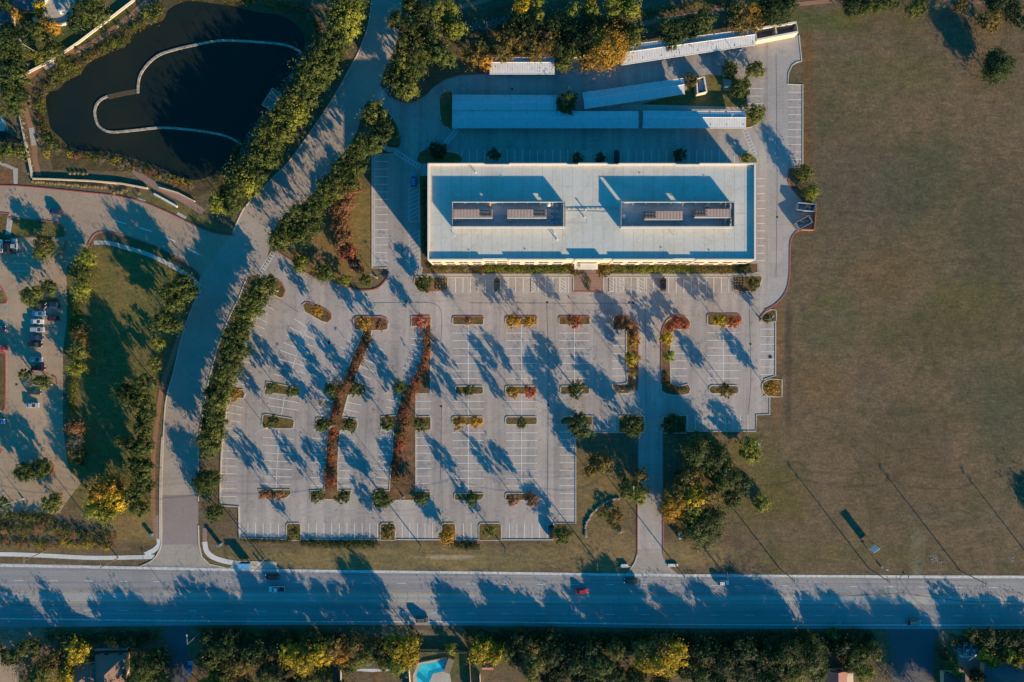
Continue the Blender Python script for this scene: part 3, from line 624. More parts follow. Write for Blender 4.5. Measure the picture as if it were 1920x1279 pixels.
colsv(521, 549, 854, 14.1, 16); colsv(521, 549, 1141, 14.1, 17); colsv(778, 806, 1289.5, 14.1, 9); colsv(780, 808, 1124.7, 14.2, 3)
colsv(281, 304, 866, 14.2, 39)
rows(701, 728, 303, 14.2, 14); ln(702, 292, 702, 500, .15); rows(1419, 1434, 335, 14.0, 12); rows(1477, 1503, 173, 14.0, 10); rows(1403, 1430, 166, 14.2, 3)
for x0, x1 in ((995, 1003), (1029, 1036), (1049, 1061), (1141, 1150), (1162, 1170), (1195, 1208)):
    ln(x0, 521, x0, 547); ln(x1, 521, x1, 547); ln(x0, 547, x1, 547)
    for k in range(4): ln(x0, 522+k*6.2, x1, 522+k*6.2+(x1-x0)*.7, .14)
for y0, y1 in ((344, 415), (431, 503)):
    ln(767, y0, 767, y1, .15); ln(786, y0, 786, y1, .15); ln(767, y1, 786, y1, .15)
    for k in range(int((y1-y0)/8)): ln(767, y0+12+k*8, 786, y0+2+k*8, .14)
def along(pts, step, length, side, skip=(), w=.19):
    ps = [Vector(p) for p in smooth_line(pts, 6)]; d = 0; acc = step*.5
    for a, b in zip(ps, ps[1:]):
        L = (b-a).length
        while acc <= d+L:
            p = a+(b-a)*((acc-d)/L); t = (b-a).normalized(); n = Vector((-t.y, t.x))*side
            if not any(y0 <= p.y <= y1 for y0, y1 in skip):
                q = p+n*length; ln(p.x, p.y, q.x, q.y, w)
            acc += step
        d += L
along([(414, 938), (414.5, 880), (417.5, 830), (424, 780), (434, 730), (446, 683), (461, 630), (479, 585), (494, 556)], 14.4, 28.5, 1, [(724, 750)])
SPA = [(517, 915), (519, 870), (523, 805), (528, 780), (534, 744), (541, 712), (552, 668), (570, 625), (590, 596)]
along(SPA, 14.4, 29, 1, [(712, 746), (774, 808), (0, 603)]); along(SPA, 14.4, 29, -1, [(712, 746), (774, 808), (0, 603)])
for a, b in (((517.5, 915), (523, 806)), ((528, 778), (533.5, 745)), ((541, 712), (570, 625)), ((570, 625), (583, 604))): ln(*a, *b)
along([(608, 918), (610, 880), (612, 840), (617, 800), (627, 750), (640, 718), (650, 700), (664, 660), (676, 636)], 14.4, 28, -1, [(712, 742), (782, 808)])
along([(634, 918), (634.5, 880), (637, 835), (641, 800), (652, 745), (666, 712), (684, 670), (696, 640)], 14.4, 27, 1, [(712, 742), (782, 808)])
along([(731, 918), (733, 890), (736, 860), (740, 810), (748, 775), (757, 735), (771, 715), (786, 690), (796, 655), (798, 625)], 14.4, 27, -1, [(712, 742), (780, 808)])
def crosswalk(a, b, w, n):
    a, b = Vector(a), Vector(b); d = (b-a).normalized(); q = Vector((-d.y, d.x))*w/2
    ln(*(a+q), *(b+q), .16); ln(*(a-q), *(b-q), .16)
    for i in range(n+1):
        p = a+(b-a)*i/n; ln(*(p+q), *(p-q), .2)
crosswalk((513, 474), (487, 514), 8, 8); crosswalk((724, 168), (711, 192), 9, 7); crosswalk((742, 285), (786, 313), 8, 9); crosswalk((857, 243), (836, 268), 8, 8); crosswalk((1396, 243), (1415, 290), 8, 8)
colsv(130, 140, 1082, 8, 4)
for y in (480, 494, 508): ln(20, y, 52, y, .12)
tag(mk.build('parking_lines', M['white']), kind='structure')
mb = MB()
for x, y in ((35, 461), (10, 577), (10, 606)): mb.box((*P(x, y).xy, .022), (1.3, 1.3, .012))
tag(mb.build('blue_parking_marks', plain('worn_blue_paint', (.16, .26, .34), .8)), kind='structure')

random.seed(77); mb = MB()
def stain(px, py, r):
    g = P(px, py); n = 9; a0 = random.uniform(0, 6); pts = []
    for k in range(n):
        rr = r*random.uniform(.55, 1.15); pts.append((g.x+rr*math.cos(a0+k*6.283/n), g.y+rr*math.sin(a0+k*6.283/n)*.8, LAYER['lot']+.010+random.uniform(0, .006)))
    mb.add(pts, [tuple(range(n))])
for c, x0, x1, y0, y1 in ((0, 851, 905, 620, 718), (0, 951, 1005, 620, 718), (0, 1050, 1104, 620, 718), (0, 851, 905, 805, 915), (0, 951, 1005, 805, 915), (0, 1052, 1076, 818, 970), (0, 1328, 1384, 620, 716), (0, 1427, 1451, 612, 700),
                          (0, 492, 545, 815, 905), (0, 418, 444, 790, 930), (0, 455, 535, 985, 1005), (0, 580, 700, 985, 1005), (0, 842, 1066, 524, 545), (0, 1142, 1364, 524, 545), (0, 783, 806, 820, 915), (0, 640, 662, 830, 915), (0, 1479, 1500, 175, 300), (0, 705, 726, 300, 495)):
    for i in range(int((x1-x0)*(y1-y0)/260)+3): stain(random.uniform(x0, x1), random.uniform(y0, y1), random.uniform(.18, .5))
tag(mb.build('oil_stains', plain('old_oil_stain', (.27, .245, .23), .7, var=.2)), kind='structure')
mb = MB()
for a in ([(470, 700), (462, 760), (458, 830), (455, 940)], [(583, 640), (572, 720), (566, 830), (562, 930)], [(694, 640), (690, 740), (684, 840), (680, 925)], [(935, 575), (928, 680), (926, 790), (925, 950)], [(1120, 575), (1118, 700), (1128, 755)], [(1302, 585), (1304, 700), (1300, 765)],
          [(560, 960), (700, 962), (860, 960), (1020, 958)], [(640, 566), (800, 560), (1000, 558), (1300, 560)]):
    ps = Wp(smooth_line(a, 6))
    for o in (-.85, .85): ribbon(mb, ps, .5, LAYER['lot']+.005, o)
tag(mb.build('aisle_wheel_paths', paving('worn_wheel_path', (.37, .335, .315), stain=.4)), kind='structure')

# ---------------------------------------------------------------- foliage meshes (shared by many plants)
def leaf_mesh(name, pts):          # pts: (centre, normal, size, tint)
    v = []; f = []; tn = []
    for c, n, s, ti in pts:
        n = n.normalized(); a = n.orthogonal().normalized(); a.rotate(Matrix.Rotation(random.uniform(0, 6.28), 3, n)); b = n.cross(a)
        k = len(v); e = random.uniform(.55, .9)
        v += [c-a*s, c-b*s*e, c+a*s, c+b*s*e]; f.append((k, k+1, k+2, k+3)); tn += [ti]*4
    me = bpy.data.meshes.new(name); me.from_pydata([tuple(x) for x in v], [], f)
    at = me.attributes.new('tint', 'FLOAT', 'POINT'); at.data.foreach_set('value', tn); me.update(); return me
def rdir():
    while True:
        v = Vector((random.uniform(-1, 1), random.uniform(-1, 1), random.uniform(-1, 1)))
        if .05 < v.length < 1: return v.normalized()
def crown_mesh(name, r0, leaves, leaf, clumps, gappy=0.0, flatb=.55):
    ph = [random.uniform(0, 6.28) for _ in range(6)]; pts = []
    def lobes(d):
        a = math.atan2(d.y, d.x)
        return 1+.10*math.sin(3*a+ph[0])+.09*math.sin(5*a+ph[1])+.07*math.sin(2*a+ph[2])+.06*math.sin(9*a+ph[4])+.10*math.sin(4*d.z+ph[3])
    per = leaves//clumps
    for i in range(clumps):
        d = rdir()
        if d.z < 0 and random.random() < .3: d.z *= flatb
        rad = random.uniform(.35, .86)**.6*r0*lobes(d)*.84
        c = d*rad; cr = r0*random.uniform(.15, .30)*(1.15 if clumps < 40 else .85); ti = random.uniform(.12, .78)
        if random.random() < gappy: cr *= .55
        for k in range(per):
            q = rdir(); p = c+Vector((q.x, q.y, q.z*.8))*cr*random.uniform(.45, 1.08)
            nrm = q*.8+d*.5+rdir()*.7+Vector((0, 0, .25))
            pts.append((p, nrm, leaf*random.uniform(.6, 1.15), min(1, max(0, ti+random.uniform(-.18, .18)))))
    for k in range(int(leaves*.06)):        # stray twigs that break the outline
        d = rdir(); p = d*r0*lobes(d)*random.uniform(.9, 1.12); pts.append((p, rdir(), leaf*.8, random.uniform(.2, .9)))
    return leaf_mesh(name, pts)
def bare_mesh(name, r0):
    pts = []
    for i in range(60):
        d = rdir(); d.z = abs(d.z)*.8+.1; d.normalize(); L = r0*random.uniform(.6, 1.05)
        for k in range(26):
            t = random.uniform(.2, 1)**.7; pts.append((d*L*t+rdir()*.12*r0*t, rdir(), .13*random.uniform(.6, 1.2), random.uniform(.1, .9)))
    return leaf_mesh(name, pts)
CROWNS = {'s': (2.6, [crown_mesh('small_crown', 2.6, 1900, .19, 50, .25) for _ in range(6)]),
          'm': (3.6, [crown_mesh('medium_crown', 3.6, 3800, .22, 85, .2) for _ in range(6)]),
          'l': (7.0, [crown_mesh('large_crown', 7.0, 12000, .27, 190, .2) for _ in range(4)]),
          'b': (4.0, [bare_mesh('bare_crown', 4.0) for _ in range(2)])}
def trunk_mesh(name, n):
    mb = MB(); mb.tube((0, 0, 0), (0, 0, .55), .055, .038, 8)
    a0 = random.uniform(0, 6)
    for i in range(n):
        a = a0+i*6.283/n+random.uniform(-.4, .4); z = random.uniform(.38, .52); k = random.uniform(.35, .55)
        mid = (k*.5*math.cos(a), k*.5*math.sin(a), z+.16); end = (k*math.cos(a), k*math.sin(a), random.uniform(.75, .88))
        mb.tube((0, 0, z), mid, .03, .02, 6); mb.tube(mid, end, .02, .006, 5)
    mb.tube((0, 0, .53), (random.uniform(-.06, .06), random.uniform(-.06, .06), .9), .037, .008, 6)
    return mb.mesh(name)
TRUNKS = [trunk_mesh('trunk', n) for n in (4, 5, 5, 6)]
for _t in TRUNKS: _t.materials.append(M['bark'])
ALLTREES = []
def setmat(o, m):
    if not o.data.materials: o.data.materials.append(m)
    o.material_slots[0].link = 'OBJECT'; o.material_slots[0].material = m
def tree(px, py, rp, kind, h, label, group, name='tree', cat='tree'):
    """px,py,rp: crown centre and radius as seen; h: height in metres"""
    rm = rp*S*(1-h*.7/H); cb = max(.30*h, h-2.5*rm) if h > 2.0*rm else .2*h
    rz = (h-cb)/2; zc = cb+rz
    g = base_of(px, py, zc); g.x += random.uniform(-.15, .15); g.y += random.uniform(-.15, .15)
    key = 'b' if kind == 'bare' else ('s' if rm < 3.0 else ('m' if rm < 4.9 else 'l'))
    r0, ms = CROWNS[key]
    e = empty(name, g, random.uniform(0, 6.28)); tag(e, label, cat, group)
    c = bpy.data.objects.new('crown', random.choice(ms)); COL.objects.link(c); c.parent = e
    c.location = (0, 0, zc); k = rm/r0*1.14; c.scale = (k*random.uniform(.94, 1.06), k*random.uniform(.94, 1.06), rz/r0*1.18)
    c.rotation_euler = (random.uniform(-.12, .12), random.uniform(-.12, .12), random.uniform(0, 6.28)); setmat(c, FOL[kind])
    tk = bpy.data.objects.new('trunk', random.choice(TRUNKS)); COL.objects.link(tk); tk.parent = e; tk.scale = (rm*.85, rm*.85, h*.93)
    if rm > 5: tk.scale = (rm*.62, rm*.62, h*.93)
    return e
def row(lst, group, where, axis='y', h=None, noun='tree', cat='tree', name=None, order=None, rs=1.0):
    """lst of (px, py, r, kind[, h]); ordered so that every label singles out one tree"""
    lst = sorted(lst, key=lambda q: q[1] if axis == 'y' else q[0])
    frm = order or ('north' if axis == 'y' else 'west')
    for i, q in enumerate(lst):
        hh = q[4] if len(q) > 4 else (h or 7)
        lab = f"{KD[q[3]]} {noun}, {nth(i+1)} from the {frm} {where}"
        nm = name or {'green': 'leafy_tree', 'dark': 'evergreen_tree', 'bare': 'bare_tree'}.get(q[3], 'autumn_tree')
        tree(q[0], q[1], q[2]*rs, q[3], hh, lab, group, nm, cat)
def scatter(path, width, step, r, kinds, h, seed, jit=.35):
    random.seed(seed); out = []; ps = [Vector(p) for p in smooth_line(path, 6)]; d = 0; acc = step*.4; i = 0
    for a, b in zip(ps, ps[1:]):
        L = (b-a).length
        while acc <= d+L and L > 0:
            p = a+(b-a)*((acc-d)/L); t = (b-a).normalized(); n = Vector((-t.y, t.x))
            off = 0 if width == 0 else width*(.55 if i % 2 else -.55)*random.uniform(.5, 1.1)
            rr = r*random.uniform(.82, 1.2)
            out.append((p.x+n.x*off+random.uniform(-3, 3)*jit, p.y+n.y*off+random.uniform(-3, 3)*jit, rr, random.choice(kinds), h*random.uniform(.88, 1.12))); acc += step*random.uniform(.85, 1.15); i += 1
        d += L
    return out
GO = ['green', 'green', 'olive', 'green']
row(scatter([(672, -30), (655, 10), (638, 55), (622, 95), (600, 135), (568, 185), (536, 230), (508, 275), (478, 315), (440, 355), (412, 395)], 22, 14.0, 22, ['green', 'olive', 'olive', 'lime', 'green'], 12.5, 3),
    'trees between the pond and the curving road', 'in the belt beside the pond')
row([(772, 10, 19, 'green'), (800, 32, 20, 'green'), (778, 55, 18, 'green'), (812, 70, 20, 'olive'), (762, 82, 18, 'green'), (790, 100, 20, 'green'), (824, 100, 20, 'green'), (752, 118, 18, 'olive'), (780, 130, 18, 'green'), (738, 145, 18, 'green'),
     (768, 168, 19, 'olive'), (820, 20, 18, 'olive'), (745, 40, 15, 'green'), (750, 165, 14, 'green'), (840, 112, 14, 'green')], 'trees at the north end of the curving road', 'in the grove east of the upper road', h=12, rs=1.1)
row([(700, 215, 21, 'olive'), (722, 244, 20, 'dark'), (703, 268, 18, 'green'), (680, 278, 17, 'green'), (660, 297, 17, 'green'), (672, 315, 14, 'green'), (640, 322, 18, 'green'), (655, 340, 14, 'green'), (620, 350, 18, 'green'),
     (635, 362, 13, 'olive'), (602, 372, 17, 'green'), (588, 395, 18, 'green'), (565, 403, 20, 'green'), (585, 422, 17, 'green'), (545, 422, 19, 'green'), (560, 440, 18, 'green'), (525, 448, 20, 'green'), (572, 445, 12, 'green')],
    'trees east of the curving road near the building', 'in the belt east of the middle road', h=13, rs=1.22)
row([(660, 340, 13, 'rust'), (668, 352, 11, 'rust'), (650, 362, 14, 'rust'), (648, 382, 14, 'rust'), (635, 396, 15, 'rust'), (646, 408, 12, 'rust'), (637, 424, 15, 'rust'), (645, 443, 14, 'rust'), (640, 458, 13, 'rust'), (654, 477, 14, 'red'), (665, 495, 12, 'purple'), (676, 505, 7, 'rust')],
    'rust coloured small trees on the triangle lawn', 'in the rusty row on the triangle lawn', h=4.8, rs=1.2)
row([(564, 494, 16, 'lime'), (606, 512, 19, 'green'), (645, 526, 11, 'lime', 4), (687, 526, 13, 'olive')], 'trees along the red kerb of the triangle lawn', 'along the red kerb of the triangle lawn', axis='x', h=6, rs=1.1)
row(scatter([(497, 530), (480, 560), (462, 592), (448, 625), (436, 665), (424, 705), (408, 745), (400, 785), (394, 825), (390, 850)], 9, 13.5, 18, ['green', 'green', 'olive'], 9.6, 5)+[(386, 905, 24, 'green', 6.5), (402, 960, 17, 'green', 6)],
    'trees between the curving road and the parking lot', 'in the row beside the parking lot', rs=1.12)
row([(342, 532, 22, 'green'), (318, 548, 18, 'green'), (353, 552, 16, 'green'), (328, 572, 19, 'green'), (306, 603, 23, 'green'), (330, 612, 15, 'green'), (298, 642, 14, 'lime', 5), (290, 682, 15, 'olive', 6), (236, 735, 20, 'dark'), (270, 722, 22, 'green'), (268, 752, 20, 'green'),
     (238, 752, 14, 'green'), (272, 782, 20, 'green'), (265, 808, 17, 'green'), (270, 838, 18, 'green'), (225, 828, 11, 'green'), (248, 833, 16, 'dark'), (268, 880, 22, 'green'), (250, 872, 15, 'green'), (264, 912, 22, 'green'), (246, 930, 16, 'green'),
     (262, 955, 18, 'olive')], 'trees on the lawn west of the curving road', 'in the belt along the granite path', h=11)
row([(205, 912, 26, 'orange'), (215, 938, 26, 'yellow'), (185, 925, 20, 'orange'), (178, 955, 20, 'lime'), (202, 960, 20, 'lime')], 'autumn trees at the south of the west lawn', 'in the golden clump on the west lawn', axis='x', h=9)
row([(162, 486, 19, 'lime'), (157, 512, 21, 'olive'), (152, 540, 20, 'lime'), (150, 628, 18, 'brown'), (147, 660, 17, 'olive'), (143, 690, 17, 'lime'), (140, 800, 19, 'rust'), (143, 832, 18, 'bare'), (148, 856, 17, 'dark'), (138, 848, 12, 'brown')],
    'trees on the strip between west lot and lawn', 'along the strip beside the west lot', h=5.5)
row([(84, 465, 24, 'olive'), (58, 556, 19, 'green'), (92, 540, 17, 'green'), (72, 548, 13, 'olive'), (46, 702, 14, 'olive'), (78, 716, 17, 'green'), (58, 716, 13, 'bare'), (48, 884, 20, 'green'), (78, 878, 20, 'green'), (99, 944, 20, 'olive'), (3, 942, 14, 'green')],
    'trees on the west lot islands', 'on the west lot islands', h=6.5)
row(scatter([(10, 60), (30, 95), (18, 130), (35, 165), (14, 200)], 22, 12, 18, ['green', 'dark', 'green'], 9, 8)+[(75, 60, 17, 'olive'), (98, 95, 20, 'olive'), (70, 105, 15, 'lime', 4), (160, 25, 26, 'green'), (140, 45, 17, 'dark'), (188, 28, 18, 'green'), (178, 5, 18, 'green'),
     (32, 26, 12, 'orange', 5), (88, 45, 15, 'brown'), (100, 52, 12, 'orange'), (75, 12, 14, 'yellow', 6), (14, 282, 18, 'green', 6), (40, 285, 16, 'olive', 6), (-2, 292, 14, 'green', 6), (4, 208, 14, 'olive', 6), (5, 8, 14, 'dark')],
    'trees in the park at the north west corner', 'in the north west park', h=8)
row([(886, 105, 22, 'brown'), (910, 118, 13, 'orange'), (900, 88, 15, 'olive'), (938, 96, 24, 'brown'), (960, 72, 22, 'brown'), (985, 80, 24, 'brown'), (1003, 95, 22, 'brown'), (1022, 70, 15, 'rust'), (1035, 82, 17, 'brown'), (845, 20, 18, 'lime'),
     (858, 58, 18, 'lime', 10), (838, 45, 14, 'lime'), (1000, 50, 22, 'dark', 7), (970, 40, 18, 'dark', 6), (1040, 45, 22, 'dark', 7), (1075, 60, 22, 'dark', 7), (980, 10, 19, 'yellow'), (1008, 4, 14, 'lime'), (1075, 20, 14, 'lime'), (1110, 22, 12, 'lime'), (1012, 30, 10, 'lime'), (1106, 2, 12, 'yellow'),
     (1085, 85, 22, 'dark'), (1055, 118, 18, 'olive', 6.5), (1070, 100, 15, 'green'), (1050, 95, 15, 'dark'), (1152, 12, 20, 'lime', 10), (1185, 20, 18, 'lime', 11), (1170, 5, 16, 'lime'), (1140, 92, 38, 'orange', 11), (1122, 75, 22, 'brown', 9), (1182, 68, 25, 'olive', 9), (1100, 118, 16, 'brown', 6)],
    'trees in the creek wood behind the carports', 'in the wood behind the carports', axis='x', h=8)
row([(1262, 66, 26, 'dark'), (1290, 52, 25, 'dark'), (1318, 38, 24, 'green'), (1250, 50, 18, 'green'), (1388, 38, 25, 'brown'), (1412, 25, 20, 'orange', 7), (1372, 18, 16, 'olive'), (1456, 22, 28, 'dark'), (1475, 8, 22, 'dark'), (1440, 8, 20, 'dark'), (1420, 48, 14, 'brown', 6)],
    'trees behind the long north carport', 'in the line north of the longest carport', axis='x', h=9)
row([(1598, 8, 20, 'dark'), (1622, 14, 17, 'green'), (1650, 8, 18, 'green'), (1676, 4, 16, 'green'), (1720, 14, 20, 'olive'), (1762, 4, 16, 'bare', 6), (1805, 8, 16, 'brown'), (1868, 8, 18, 'dark'), (1900, 20, 20, 'dark'), (1855, 38, 22, 'brown'), (1895, 5, 16, 'green'), (1915, 40, 14, 'dark')],
    'trees along the north edge of the dry field', 'along the north edge of the dry field', axis='x', h=6)
tree(1872, 125, 30, 'dark', 9, 'lone round dark green tree standing in the north east of the dry field', None, 'evergreen_tree')
tree(2018, 1020, 26, 'green', 8.5, 'large green tree just east of the dry field', None, 'leafy_tree')
row([(836, 184, 14, 'bare', 4.5), (1063, 191, 22, 'green', 6.2), (1296, 150, 14, 'brown', 4.5), (1371, 130, 18, 'green', 5), (1417, 132, 18, 'olive', 5), (1389, 166, 20, 'green', 6), (1417, 214, 18, 'olive', 5), (820, 280, 17, 'dark', 5), (928, 289, 13, 'dark', 5), (1275, 291, 14, 'dark', 5),
     (1084, 297, 12, 'dark', 3), (1124, 297, 12, 'dark', 3), (1400, 296, 11, 'olive', 3)], 'trees around the rear carports', 'among the rear carports and drives', axis='x')
row([(1507, 325, 19, 'olive'), (1520, 360, 17, 'lime')], 'trees beside the recycling pad', 'beside the recycling pad', h=6)
row([(794, 531, 17, 'green', 5), (1413, 531, 14, 'olive', 4), (1078, 506, 15, 'brown', 5), (1136, 506, 15, 'brown', 5), (1400, 503, 13, 'dark', 4)], 'small trees at the building front', 'along the front of the building', axis='x')
NR = [(594, 582, 13, 'orange', 6.8), (683, 607, 16, 'orange', 6.8), (714, 609, 12, 'rust', 5), (790, 602, 15, 'red', 6.5), (878, 601, 9, 'rust', 6.5), (962, 603, 14, 'orange'), (993, 603, 14, 'orange'), (1078, 604, 14, 'red'), (1350, 600, 14, 'yellow'), (1377, 602, 13, 'red'), (1440, 596, 10, 'olive', 5)]
row(NR, 'trees on the north islands of the parking lot', 'on the north island row', axis='x', h=7.2)
row([(510, 728, 14, 'green'), (547, 733, 14, 'green'), (620, 731, 14, 'green'), (668, 732, 14, 'green'), (748, 727, 14, 'green'), (878, 732, 12, 'green'), (962, 736, 14, 'orange'), (993, 734, 13, 'red'), (1080, 730, 18, 'green', 7), (1363, 732, 15, 'brown'), (1447, 727, 15, 'orange'), (440, 738, 12, 'orange', 4)],
    'trees on the second island row of the parking lot', 'on the second island row', axis='x', h=7.6)
row([(512, 792, 12, 'green'), (604, 798, 16, 'green'), (655, 796, 15, 'green'), (725, 794, 15, 'green'), (790, 797, 15, 'green'), (862, 791, 14, 'orange'), (893, 791, 13, 'orange'), (978, 793, 12, 'green'), (1088, 797, 24, 'green', 9), (1185, 797, 23, 'green', 8.5), (1263, 797, 21, 'dark', 5)],
    'trees on the third island row of the parking lot', 'on the third island row', axis='x', h=8)
row([(497, 929, 12, 'rust'), (525, 929, 12, 'rust'), (594, 931, 14, 'green'), (644, 932, 14, 'green'), (714, 936, 20, 'green', 7.5), (790, 935, 16, 'green'), (885, 937, 14, 'green'), (962, 937, 14, 'rust'), (997, 938, 14, 'rust')],
    'trees on the fourth island row of the parking lot', 'on the fourth island row', axis='x', h=7.6)
row([(551, 1000, 13, 'olive'), (727, 998, 15, 'brown'), (837, 1004, 18, 'orange'), (918, 997, 13, 'olive'), (1056, 1003, 18, 'olive')], 'trees in the south edge notches of the parking lot', 'along the south edge of the parking lot', axis='x', h=6)
row([(1183, 672, 15, 'yellow'), (1190, 640, 13, 'orange'), (1187, 702, 6, 'yellow', 2.5), (1250, 634, 15, 'yellow'), (1254, 668, 13, 'lime'), (1270, 604, 14, 'red', 4), (1285, 608, 11, 'red', 4), (1256, 612, 11, 'red', 4), (1165, 604, 14, 'rust', 4), (1180, 608, 13, 'rust', 4), (1188, 622, 10, 'rust', 4)],
    'autumn trees on the curved entrance islands', 'on the two curved entrance islands', h=5.8)
row([(1120, 872, 22, 'brown', 8), (1138, 866, 15, 'brown', 7), (1105, 885, 13, 'brown', 6), (1200, 893, 15, 'brown', 7), (1178, 915, 20, 'olive', 7), (1196, 925, 20, 'lime', 7), (1155, 968, 14, 'brown', 3)], 'trees on the grass west of the south driveway', 'on the grass west of the driveway', h=7)
row([(1312, 850, 29, 'green'), (1345, 862, 27, 'green'), (1362, 898, 25, 'green'), (1388, 905, 20, 'dark', 8), (1405, 845, 19, 'lime', 6), (1292, 898, 18, 'brown', 9), (1268, 925, 18, 'brown', 9), (1262, 950, 22, 'orange', 9), (1298, 930, 20, 'yellow', 9.5), (1330, 928, 20, 'brown', 9), (1295, 955, 18, 'lime', 8.5),
     (1372, 935, 18, 'green', 8), (1270, 968, 14, 'orange', 7), (1320, 988, 36, 'green', 9), (1428, 945, 15, 'lime', 3.5), (1283, 1000, 11, 'dark', 4), (1276, 890, 10, 'dark', 4)], 'trees in the grove east of the south driveway', 'in the grove east of the driveway', h=9.5, rs=1.22)
# south side gardens
BT = [(20, 1232, 18, 'green'), (55, 1215, 22, 'olive'), (42, 1250, 26, 'bare', 8), (75, 1262, 24, 'olive'), (100, 1240, 20, 'brown'), (145, 1222, 24, 'yellow'), (125, 1268, 22, 'yellow', 8), (60, 1285, 24, 'olive'), (270, 1252, 30, 'green', 10), (300, 1240, 24, 'green', 10), (255, 1280, 24, 'green'), (300, 1280, 26, 'olive'),
      (395, 1235, 26, 'olive'), (425, 1215, 24, 'dark', 9), (455, 1245, 26, 'brown'), (420, 1265, 26, 'olive'), (480, 1225, 24, 'dark', 9), (500, 1260, 24, 'dark'), (395, 1280, 20, 'orange'), (455, 1290, 24, 'dark'),
      (545, 1225, 22, 'yellow', 11), (570, 1240, 24, 'yellow', 11), (600, 1225, 24, 'yellow', 11), (585, 1205, 20, 'brown', 10), (525, 1210, 20, 'dark', 8), (625, 1215, 20, 'brown', 10), (640, 1235, 16, 'orange', 8), (605, 1262, 20, 'olive'), (525, 1255, 22, 'dark', 9), (560, 1285, 28, 'dark', 9),
      (660, 1210, 20, 'brown', 9), (680, 1235, 18, 'olive', 8), (655, 1250, 18, 'olive', 7), (700, 1215, 20, 'dark', 9), (745, 1212, 24, 'yellow', 12), (765, 1235, 20, 'yellow', 11), (745, 1248, 22, 'lime', 10), (720, 1240, 18, 'olive', 9), (768, 1205, 18, 'yellow', 12), (785, 1195, 10, 'dark', 4),
      (846, 1218, 12, 'lime', 4), (905, 1218, 24, 'yellow', 9), (925, 1228, 22, 'yellow', 9), (888, 1232, 16, 'olive', 7), (948, 1225, 18, 'olive', 7), (900, 1200, 14, 'olive', 7), (995, 1215, 20, 'brown', 9), (1005, 1240, 20, 'olive', 9), (995, 1262, 18, 'olive', 9), (975, 1195, 18, 'dark', 7), (965, 1240, 16, 'dark', 6),
      (1035, 1225, 26, 'dark', 9), (1070, 1245, 26, 'dark', 9), (1100, 1220, 24, 'dark', 8), (1125, 1250, 26, 'green', 9), (1155, 1220, 18, 'olive', 9), (1150, 1265, 22, 'dark'), (1040, 1270, 24, 'dark'), (1090, 1278, 24, 'dark'), (1030, 1195, 16, 'dark', 6),
      (1205, 1222, 22, 'olive', 11), (1235, 1215, 26, 'brown', 12), (1265, 1225, 24, 'yellow', 12), (1235, 1240, 26, 'yellow', 12), (1205, 1243, 18, 'yellow', 10), (1255, 1250, 20, 'yellow', 10), (1190, 1270, 22, 'dark'), (1285, 1255, 22, 'dark', 9), (1240, 1285, 24, 'dark', 9),
      (1320, 1220, 26, 'dark', 9), (1355, 1245, 28, 'dark', 9), (1395, 1220, 26, 'dark', 9), (1310, 1265, 24, 'green', 9), (1345, 1280, 24, 'dark'), (1395, 1262, 28, 'dark', 8), (1430, 1240, 24, 'dark', 9), (1445, 1210, 22, 'dark', 7), (1435, 1275, 22, 'green'),
      (1480, 1225, 30, 'green', 11), (1520, 1235, 30, 'green', 11), (1490, 1262, 28, 'olive', 10), (1535, 1262, 20, 'green', 9), (1460, 1255, 22, 'green'), (1580, 1215, 20, 'dark', 7), (1605, 1232, 22, 'green', 8), (1635, 1222, 20, 'olive', 8), (1620, 1258, 20, 'lime', 7), (1662, 1262, 24, 'bare', 8), (1590, 1250, 14, 'dark'),
      (1510, 1192, 14, 'dark', 6), (1565, 1190, 14, 'olive', 5), (1600, 1195, 16, 'dark', 5), (1785, 1240, 15, 'olive', 7), (1795, 1258, 14, 'lime', 7), (1770, 1225, 14, 'dark', 6), (1848, 1228, 16, 'yellow', 7), (1862, 1240, 13, 'yellow', 7), (1890, 1230, 14, 'lime', 7), (1905, 1238, 15, 'yellow', 7), (1822, 1190, 13, 'olive', 7), (1850, 1195, 18, 'dark', 7), (1880, 1200, 18, 'dark', 6), (1915, 1200, 20, 'dark', 6), (1830, 1268, 16, 'dark', 5), (1900, 1270, 20, 'dark', 6),
      (1800, 1312, 30, 'dark', 13), (1850, 1325, 30, 'dark', 14), (1765, 1335, 28, 'dark', 13), (1905, 1310, 28, 'dark', 12), (1820, 1350, 30, 'dark', 16), (1780, 1362, 30, 'dark', 16), (1860, 1372, 30, 'dark', 17), (382, 1348, 30, 'dark', 16), (430, 1340, 28, 'dark', 14), (350, 1318, 30, 'dark', 12), (400, 1312, 28, 'dark', 12), (1935, 1225, 24, 'dark', 6), (1965, 1210, 26, 'dark', 6.5), (-20, 1222, 24, 'olive', 10), (200, 1300, 24, 'dark', 10), (640, 1300, 26, 'dark', 11), (1040, 1310, 26, 'dark', 10), (1470, 1312, 28, 'dark', 11), (215, 1205, 14, 'dark', 6), (250, 1208, 15, 'dark', 7), (390, 1195, 16, 'dark', 7), (440, 1190, 15, 'dark', 7)]  # tallest trees past the south edge are unseen, added to shade the side streets
BT = [(q[0], q[1], q[2], q[3], (q[4]*.86 if len(q) > 4 else 7.2)) for q in BT]
row(BT, 'garden trees south of the main road', 'in the southern gardens', axis='x', h=8.5)

